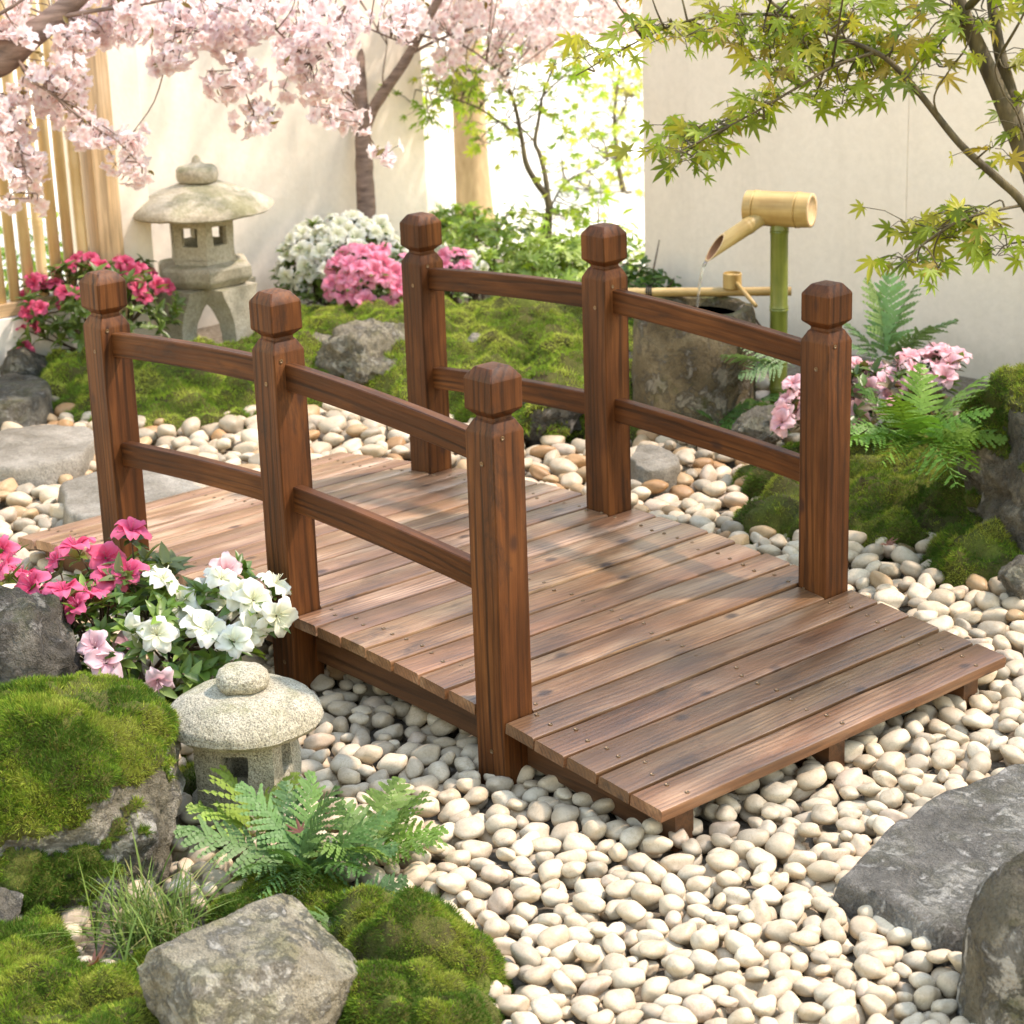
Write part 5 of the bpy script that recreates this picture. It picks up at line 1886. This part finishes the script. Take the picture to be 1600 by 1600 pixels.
br.append(([trunk[0][0][-3] + np.array(q_) for q_ in ((0, 0, 0), (.35, .05, .35), (.8, .1, .6), (1.3, .1, .7))], .010, .003))
for _ in range(150):  # out-of-frame leaf clusters, with the limbs above, added to dapple ramp and pebbles
    spots.append((np.array([rl.uniform(.35, 1.75), rl.uniform(.55, 1.55), rl.uniform(1.48, 1.85)]), (.06, .04, .06), 6))
maple('maple_tree', trunk, br, spots, 'maple with spiky olive and golden leaves reaching in from the right edge',
      [(0.25, 0.32, 0.032), (0.21, 0.29, 0.03), (0.32, 0.33, 0.04), (0.16, 0.23, 0.024), (0.36, 0.35, 0.045), (0.3, 0.24, 0.04), (0.22, 0.3, 0.03)], .048, 31, .5)

# sapling in the gap
D1 = 7.85
spots = []
for (x0, y0, x1, y1, n) in ((640, 90, 760, 130, 10), (660, 130, 760, 190, 12), (730, 60, 830, 160, 15), (790, 130, 860, 200, 8), (640, 160, 700, 180, 4), (740, 170, 800, 225, 6), (850, 60, 930, 160, 9), (830, 330, 900, 360, 4), (860, 200, 960, 260, 6), (870, 280, 960, 340, 7)):
    scatter([(x0, y0, x1, y1)], n, 6, (.05, .035, .07), D1, .25)
g0 = G(856, 412); g0[2] = -.05
p1 = lambda l, t0=D1: [W(x, y_, t0 + d) for x, y_, d in l]
maple('maple_sapling', [([g0] + p1([(856, 360, 0), (857, 315, 0), (838, 285, 0), (822, 255, 0), (815, 215, 0), (800, 150, 0), (770, 90, -.1)]), .017, .005),
                        (p1([(857, 315, 0), (852, 275, .02), (843, 240, .03), (836, 222, .05), (842, 185, .06), (848, 150, .08), (870, 90, .1)]), .011, .004)],
      [(p1([(815, 215, 0), (780, 190, -.05), (740, 165, -.1), (690, 150, -.15), (650, 140, -.2)]), .0045, .002), (p1([(800, 150, 0), (760, 120, .05), (700, 105, .05), (650, 110, .05)]), .004, .002),
       (p1([(857, 330, 0), (880, 290, 0), (910, 270, .05), (950, 250, .1)]), .004, .0015), (p1([(836, 222, .05), (815, 200, .0), (790, 180, -.05)]), .004, .002), (p1([(848, 150, .08), (890, 110, .1), (930, 80, .15)]), .004, .0015)],
      spots, 'slender forked maple sapling with fresh green leaves in the bright gap',
      [(0.22, 0.36, 0.035), (0.3, 0.42, 0.05), (0.17, 0.3, 0.03), (0.36, 0.42, 0.06)], .040, 32, .3)
# paler one farther back
D2 = 9.6
spots = []
for (x0, y0, x1, y1, n) in ((900, 130, 1000, 200, 10), (880, 240, 1000, 330, 13), (920, 190, 1010, 260, 8), (960, 100, 1010, 160, 6), (860, 330, 1000, 380, 8)):
    scatter([(x0, y0, x1, y1)], n, 7, (.07, .055, .1), D2, .3)
g0 = G(985, 318); g0 = np.array([W(985, 350, D2)[0], W(985, 350, D2)[1], -.05])
p2 = lambda l, t0=D2: [W(x, y_, t0 + d) for x, y_, d in l]
maple('maple_sapling', [([g0] + p2([(975, 300, 0), (965, 250, 0), (960, 180, 0), (970, 100, 0)]), .016, .005)], [(p2([(965, 250, 0), (930, 230, 0), (900, 200, .1)]), .005, .002), (p2([(975, 300, 0), (930, 300, 0), (890, 290, .1)]), .005, .002), (p2([(962, 190, 0), (990, 150, .1)]), .005, .002)],
      spots, 'pale yellow green young maple farther back, beside the edge of the beige wall', [(0.42, 0.46, 0.08), (0.34, 0.44, 0.07), (0.5, 0.48, 0.12)], .042, 33, .2)

# thick golden trunk beyond the gap
g0 = G(742, 345); g0[2] = -.05
root = empty('tree', g0, 'thick pale golden tree trunk in the sunny gap beside the white panel', 'tree')
pts = smoothline([g0, g0 + [0, 0, .12], g0 + [-.01, .0, .4], g0 + [-.01, 0, .9], g0 + [-.03, .0, 1.6], g0 + [0, .05, 2.6]], 5)
V, F = tube(pts, np.interp(np.linspace(0, 1, len(pts)), [0, .12, .3, 1], [.1, .08, .07, .05]), 18)
o = mesh_np('trunk', V, F, M_BARKG, root, True)
r = np.random.default_rng(4)
d = r.normal(size=(900, 3)); d /= np.linalg.norm(d, axis=1)[:, None]
pp = g0 + np.array([0, .05, 2.8]) + d * np.array([.8, .8, .5]) * (r.random(900) ** .4)[:, None]
V, F = instance(LEAFV, LEAFF, rots_to(r.normal(size=(900, 3)) + [0, 0, 1], r.uniform(0, 6, 900)), pp, r.uniform(.06, .1, 900))
mesh_np('crown', V, F, M_LEAF, root, True, np.repeat(np.array([(0.2, 0.28, 0.05)]) * r.uniform(.7, 1.3, (900, 1)), len(LEAFV), axis=0))


# green shrubs in the gap
def shrub(base, cen, radii, n, cols, size, label, seed, star=False):
    r = np.random.default_rng(seed)
    base = np.asarray(base, float)
    root = empty('shrub', base, label, 'shrub')
    mb = MB()
    for k in range(9):
        e = cen + r.normal(size=3) * np.asarray(radii) * .5
        V, F = tube(smoothline([base + r.normal(0, .02, 3) * [1, 1, 0], (base + e) / 2 + r.normal(0, .02, 3), e], 4), np.linspace(.006, .002, 9), 5); mb.add(V, F)
    mb.build('stems', M_STEM, root)
    d = r.normal(size=(n, 3)); d /= np.linalg.norm(d, axis=1)[:, None]
    p = cen + d * np.asarray(radii) * (r.uniform(.25, 1, n) ** .5)[:, None] * (1 + .3 * vnoise(d * 2.5 + seed, seed))[:, None]
    ok = p[:, 2] > 0.0
    p, d = p[ok], d[ok]
    Vt, Ft = STAR[0] if star else (LEAFV, LEAFF)
    M = rots_to(d + r.normal(0, .7, d.shape) + [0, 0, .7], r.uniform(0, 6.28, len(p)))
    V, F = instance(Vt, Ft, M, p, size * r.uniform(.6, 1.2, len(p)))
    cols = np.asarray(cols)
    ti = cols[np.clip(((vnoise(p * 9, seed) * .5 + .5) * len(cols) + r.normal(0, .6, len(p))).astype(int), 0, len(cols) - 1)] * r.uniform(.75, 1.25, (len(p), 1))
    mesh_np('leaves', V, F, M_LEAF, root, True, np.repeat(ti, len(Vt), axis=0))
    return root


LIME = [(0.16, 0.26, 0.03), (0.24, 0.36, 0.045), (0.3, 0.4, 0.07), (0.12, 0.2, 0.025)]
for i, (x, y_, tt_, rd, n, lab, st) in enumerate((
        (770, 385, 7.9, (.2, .25, .16), 600, 'bright green leafy shrub right of the far end post', False),
        (860, 420, 7.5, (.22, .22, .13), 520, 'low lime green shrub under the forked sapling', True),
        (950, 420, 7.7, (.2, .22, .17), 560, 'bushy green shrub beside the edge of the beige wall', False),
        (720, 375, 8.4, (.16, .16, .13), 500, 'small yellow green shrub at the foot of the golden trunk', True),
        (1000, 455, 7.0, (.12, .12, .1), 420, 'small dark green shrub left of the bamboo pole end', False))):
    c = W(x, y_, tt_)
    shrub((c[0], c[1], -.05), c, rd, n, LIME if i != 4 else [(0.06, 0.13, 0.02), (0.1, 0.2, 0.03)], .045, lab, 60 + i, st)
c = W(742, 418, 7.35)
fl = dome_flowers(c, (.07, .08, .06), 9, WHITE, .8, 14, -.3)
bush('azalea_bush', (c[0], c[1], -.03), c, (.07, .08, .07), 22, 'little white azalea between the far posts under the green shrub', fl, LIME, .04, 15)
c = W(60, 440, 7.6)
shrub((c[0], c[1], -.05), c, (.35, .5, .2), 900, LIME, .05, 'sunlit green shrub glimpsed through the bamboo fence', 71)

# ------------------------------------------------------------------ cherry blossom
CHV, CHF, CHT = petal_flower(5, 1.0, .80, .40, .03, .12, 3, 5, 3, .15, .06)
CHT3 = np.clip(CHT, 0, 1)[:, None]


def cherry(name, trunk_lines, branch_lines, clusters, label, seed, size=.021, pale=(0.96, 0.90, 0.88), core=(0.90, 0.70, 0.69)):
    """clusters: (point, number of flowers, spread)"""
    r = np.random.default_rng(seed)
    root = empty(name, trunk_lines[0][0][0], label, 'tree')
    mb = MB()
    for P, r0, r1 in trunk_lines:
        L = smoothline(P, 6)
        V, F = tube(L, np.linspace(r0, r1, len(L)) * (1 + .10 * vnoise(L * 26, seed)), 14); mb.add(V, F)
    mb.build('trunk', M_BARKC, root)
    mb, st = MB(), MB()
    tl = []
    for P, r0, r1 in branch_lines:
        L = smoothline(P, 5); tl.append(L)
        V, F = tube(L, np.linspace(r0, r1, len(L)) * (1 + .12 * vnoise(L * 40, seed)), 7); mb.add(V, F)
    allp = np.concatenate(tl)
    pos, D, sc_, tt = [], [], [], []
    lp, ld, ls, lt = [], [], [], []
    for p, n, spr in clusters:
        p = np.asarray(p)
        a = allp[np.argmin(np.linalg.norm(allp - p, axis=1))]
        if np.linalg.norm(a - p) > .015:
            V, F = tube(smoothline([a, (a + p) / 2 + r.normal(0, .012, 3), p], 3), np.linspace(.0024, .0013, 7), 5); mb.add(V, F)
        shade = r.uniform(.93, 1.03)
        for _ in range(n):
            d = r.normal(size=3) + np.array([0, 0, -.55]); d /= np.linalg.norm(d)
            q_ = p + d * spr * r.uniform(.55, 1.25)
            if r.random() < .55:
                V, F = tube(np.array([p, (p + q_) / 2 + [0, 0, .004], q_]), .0009, 3, False); st.add(V, F)
            pos.append(q_)
            f = d * .8 + r.normal(0, .5, 3) + np.array([.2, -.15, -.1])
            D.append(f); sc_.append(size * r.uniform(.72, 1.15))
            k = r.uniform(0, 1)
            tt.append((np.array(pale) * (1 - .25 * k) + np.array([0.88, 0.78, 0.78]) * .25 * k) * shade)
        if r.random() < .22:
            for _ in range(2):
                lp.append(p + r.normal(0, .008, 3)); ld.append(r.normal(size=3) + [0, 0, .6]); ls.append(r.uniform(.02, .035)); lt.append((0.2, 0.14, 0.035))
    mb.build('branches', M_BARKC, root)
    st.build('flower_stalks', M_STEM, root)
    n = len(pos)
    M = rots_to(np.array(D), r.uniform(0, 6.28, n))
    Vt = CHV.copy()
    V, F = instance(Vt, CHF, M, np.array(pos), np.array(sc_))
    tt = np.array(tt)
    T = (tt[:, None, :] * CHT3[None] ** .7 + np.array(core) * (1 - CHT3[None] ** .7)).reshape(-1, 3)
    o = mesh_np('blossoms', V, F, M_CHERRY, root, True, T)
    o['kind'] = 'stuff'
    if lp:
        V, F = instance(LEAFV, LEAFF, rots_to(np.array(ld), r.uniform(0, 6, len(lp))), np.array(lp), np.array(ls))
        mesh_np('young_leaves', V, F, M_LEAF, root, True, np.repeat(np.array(lt), len(LEAFV), axis=0))
    return root


rl = np.random.default_rng(41)
D3 = 5.9


def cl_box(boxes, t, tj, n=6, spr=.03):
    out = []
    for x0, y0, x1, y1, k in boxes:
        for _ in range(k):
            out.append((W(rl.uniform(x0, x1), rl.uniform(y0, y1), t + rl.uniform(-tj, tj)), n, spr))
    return out


pc = lambda l, t0=D3: [W(x, y_, t0 + d) for x, y_, d in l]
base = W(-330, 560, D3); base[2] = -.05
trunk = [([base] + pc([(-320, 420, 0), (-270, 290, 0), (-180, 200, 0), (-90, 140, 0), (0, 92, 0), (45, 58, 0), (85, 28, 0), (140, -20, 0), (230, -90, 0)]), .075, .018)]
brs = [(pc([(80, 30, 0), (120, 22, -.02), (165, 14, -.03), (230, 5, -.03), (300, -10, -.03)]), .008, .004),
       (pc([(20, 80, 0), (50, 125, -.05), (80, 145, -.06), (115, 175, -.08), (150, 200, -.09), (185, 222, -.1), (222, 262, -.1)]), .005, .0015),
       (pc([(-40, 115, 0), (0, 170, -.05), (25, 215, -.06), (40, 270, -.08), (45, 310, -.08)]), .005, .0015),
       (pc([(160, -40, 0), (260, -15, .05), (340, -12, .08), (400, 18, .1), (440, 55, .1), (486, 98, .1)]), .005, .002),
       (pc([(200, -60, 0), (330, -30, .1), (410, 5, .15), (480, 20, .18), (540, 30, .2), (600, 55, .2), (650, 75, .2)]), .005, .0018),
       (pc([(340, -12, .08), (360, 60, .1), (368, 95, .1), (378, 130, .1), (395, 172, .1), (412, 205, .1)]), .0035, .0013),
       (pc([(480, 20, .18), (520, 80, .15), (545, 140, .12), (565, 190, .1), (590, 235, .1)]), .0035, .0013),
       (pc([(260, -15, .05), (275, 40, 0), (262, 90, 0)]), .003, .0013),
       (pc([(-200, 200, 0), (-60, 60, -.1), (20, 10, -.12), (60, -20, -.12)]), .008, .003)]
cl = cl_box([(-60, 0, 40, 60, 14), (60, 50, 130, 110, 16), (-40, 130, 60, 200, 20), (50, 110, 130, 170, 16), (-30, 190, 60, 260, 16), (0, 255, 60, 285, 8), (10, 290, 62, 320, 4), (110, 160, 180, 215, 9), (110, 200, 165, 225, 5), (165, 240, 228, 275, 6), (175, 205, 215, 235, 4),
             (90, 0, 200, 60, 22), (180, 10, 300, 55, 20), (250, 60, 305, 100, 10), (300, 0, 420, 60, 26), (310, 50, 380, 90, 10), (325, 105, 400, 160, 13), (370, 165, 425, 205, 6), (400, 0, 560, 50, 26), (430, 50, 540, 100, 18), (440, 90, 560, 150, 16), (470, 130, 540, 185, 9), (530, 175, 585, 215, 4), (570, 235, 610, 250, 2), (560, 0, 660, 50, 12), (-60, -60, 600, -5, 40)], D3 + .05, .16, 6, .031)
cherry('cherry_tree', trunk, brs, cl, 'cherry bough heavy with pale pink blossom leaning in from the left edge', 51, .0235)

D4 = 7.6
base = G(577, 458); base[2] = -.05
D4 = depth(base) + .0
pd = lambda l: [W(x, y_, D4 + d) for x, y_, d in l]
trunk = [([base] + pd([(573, 340, 0), (570, 280, 0), (568, 230, 0), (566, 190, 0), (562, 130, 0), (558, 70, 0), (552, 0, 0), (540, -90, 0)]), .036, .018),
         (pd([(568, 205, 0), (580, 175, -.02), (602, 140, -.04), (630, 100, -.06), (655, 55, -.08), (690, -10, -.1), (730, -90, -.1)]), .024, .012)]
brs = [(pd([(640, 85, -.06), (690, 60, 0), (760, 40, .05), (840, 30, .1), (920, 25, .2)]), .007, .003), (pd([(655, 55, -.08), (720, 70, -.1), (760, 95, -.12), (790, 120, -.12)]), .005, .002),
       (pd([(690, -10, -.1), (800, -30, 0), (900, -20, .1), (1000, 10, .2)]), .008, .003), (pd([(602, 140, -.04), (598, 120, -.1), (605, 70, -.1)]), .004, .002)]
cl = cl_box([(640, 0, 760, 50, 26), (680, 50, 790, 110, 14), (740, 0, 900, 50, 32), (740, 95, 800, 125, 4), (880, 0, 1010, 45, 20), (620, -80, 1050, -5, 36), (800, 50, 880, 85, 7)], D4, .22, 6, .038)
for _ in range(120):  # extra unseen blossom added above the frame to throw dapples on the left wall
    cl.append((np.array([rl.uniform(-2.7, -1.7), rl.uniform(1.35, 2.9), rl.uniform(1.25, 1.85)]), 7, .06))
cherry('cherry_tree', trunk, brs, cl, 'cherry tree with a forked grey trunk standing behind the white azalea', 52, .025, pale=(0.96, 0.91, 0.89))

# ------------------------------------------------------------------ fallen leaves
fk = [(G(145, 1508, .035), .035, 'curled reddish brown dead leaf lying on the yellow green moss'), (G(470, 1300, .08), .026, 'small dark red leaf caught in the pale fern'), (G(1385, 850, .075), .03, 'brown dead leaf on the dark moss at the right')]
for i, (p, s, lab) in enumerate(fk):
    V, F = STAR[i % 3]
    V = V.copy(); V[:, 2] = np.abs(V[:, 0]) * .5 + V[:, 1] ** 2 * .5
    R = rot_to(np.array([.2 * i - .3, -.3, 1]), spin=i * 2.1)
    o = mesh_np('fallen_leaf', V * s @ R.T + p, F, M_LEAF, None, True, (0.16, 0.055, 0.03), origin=p)
    tag(o, lab, 'dead leaf', 'fallen leaves')
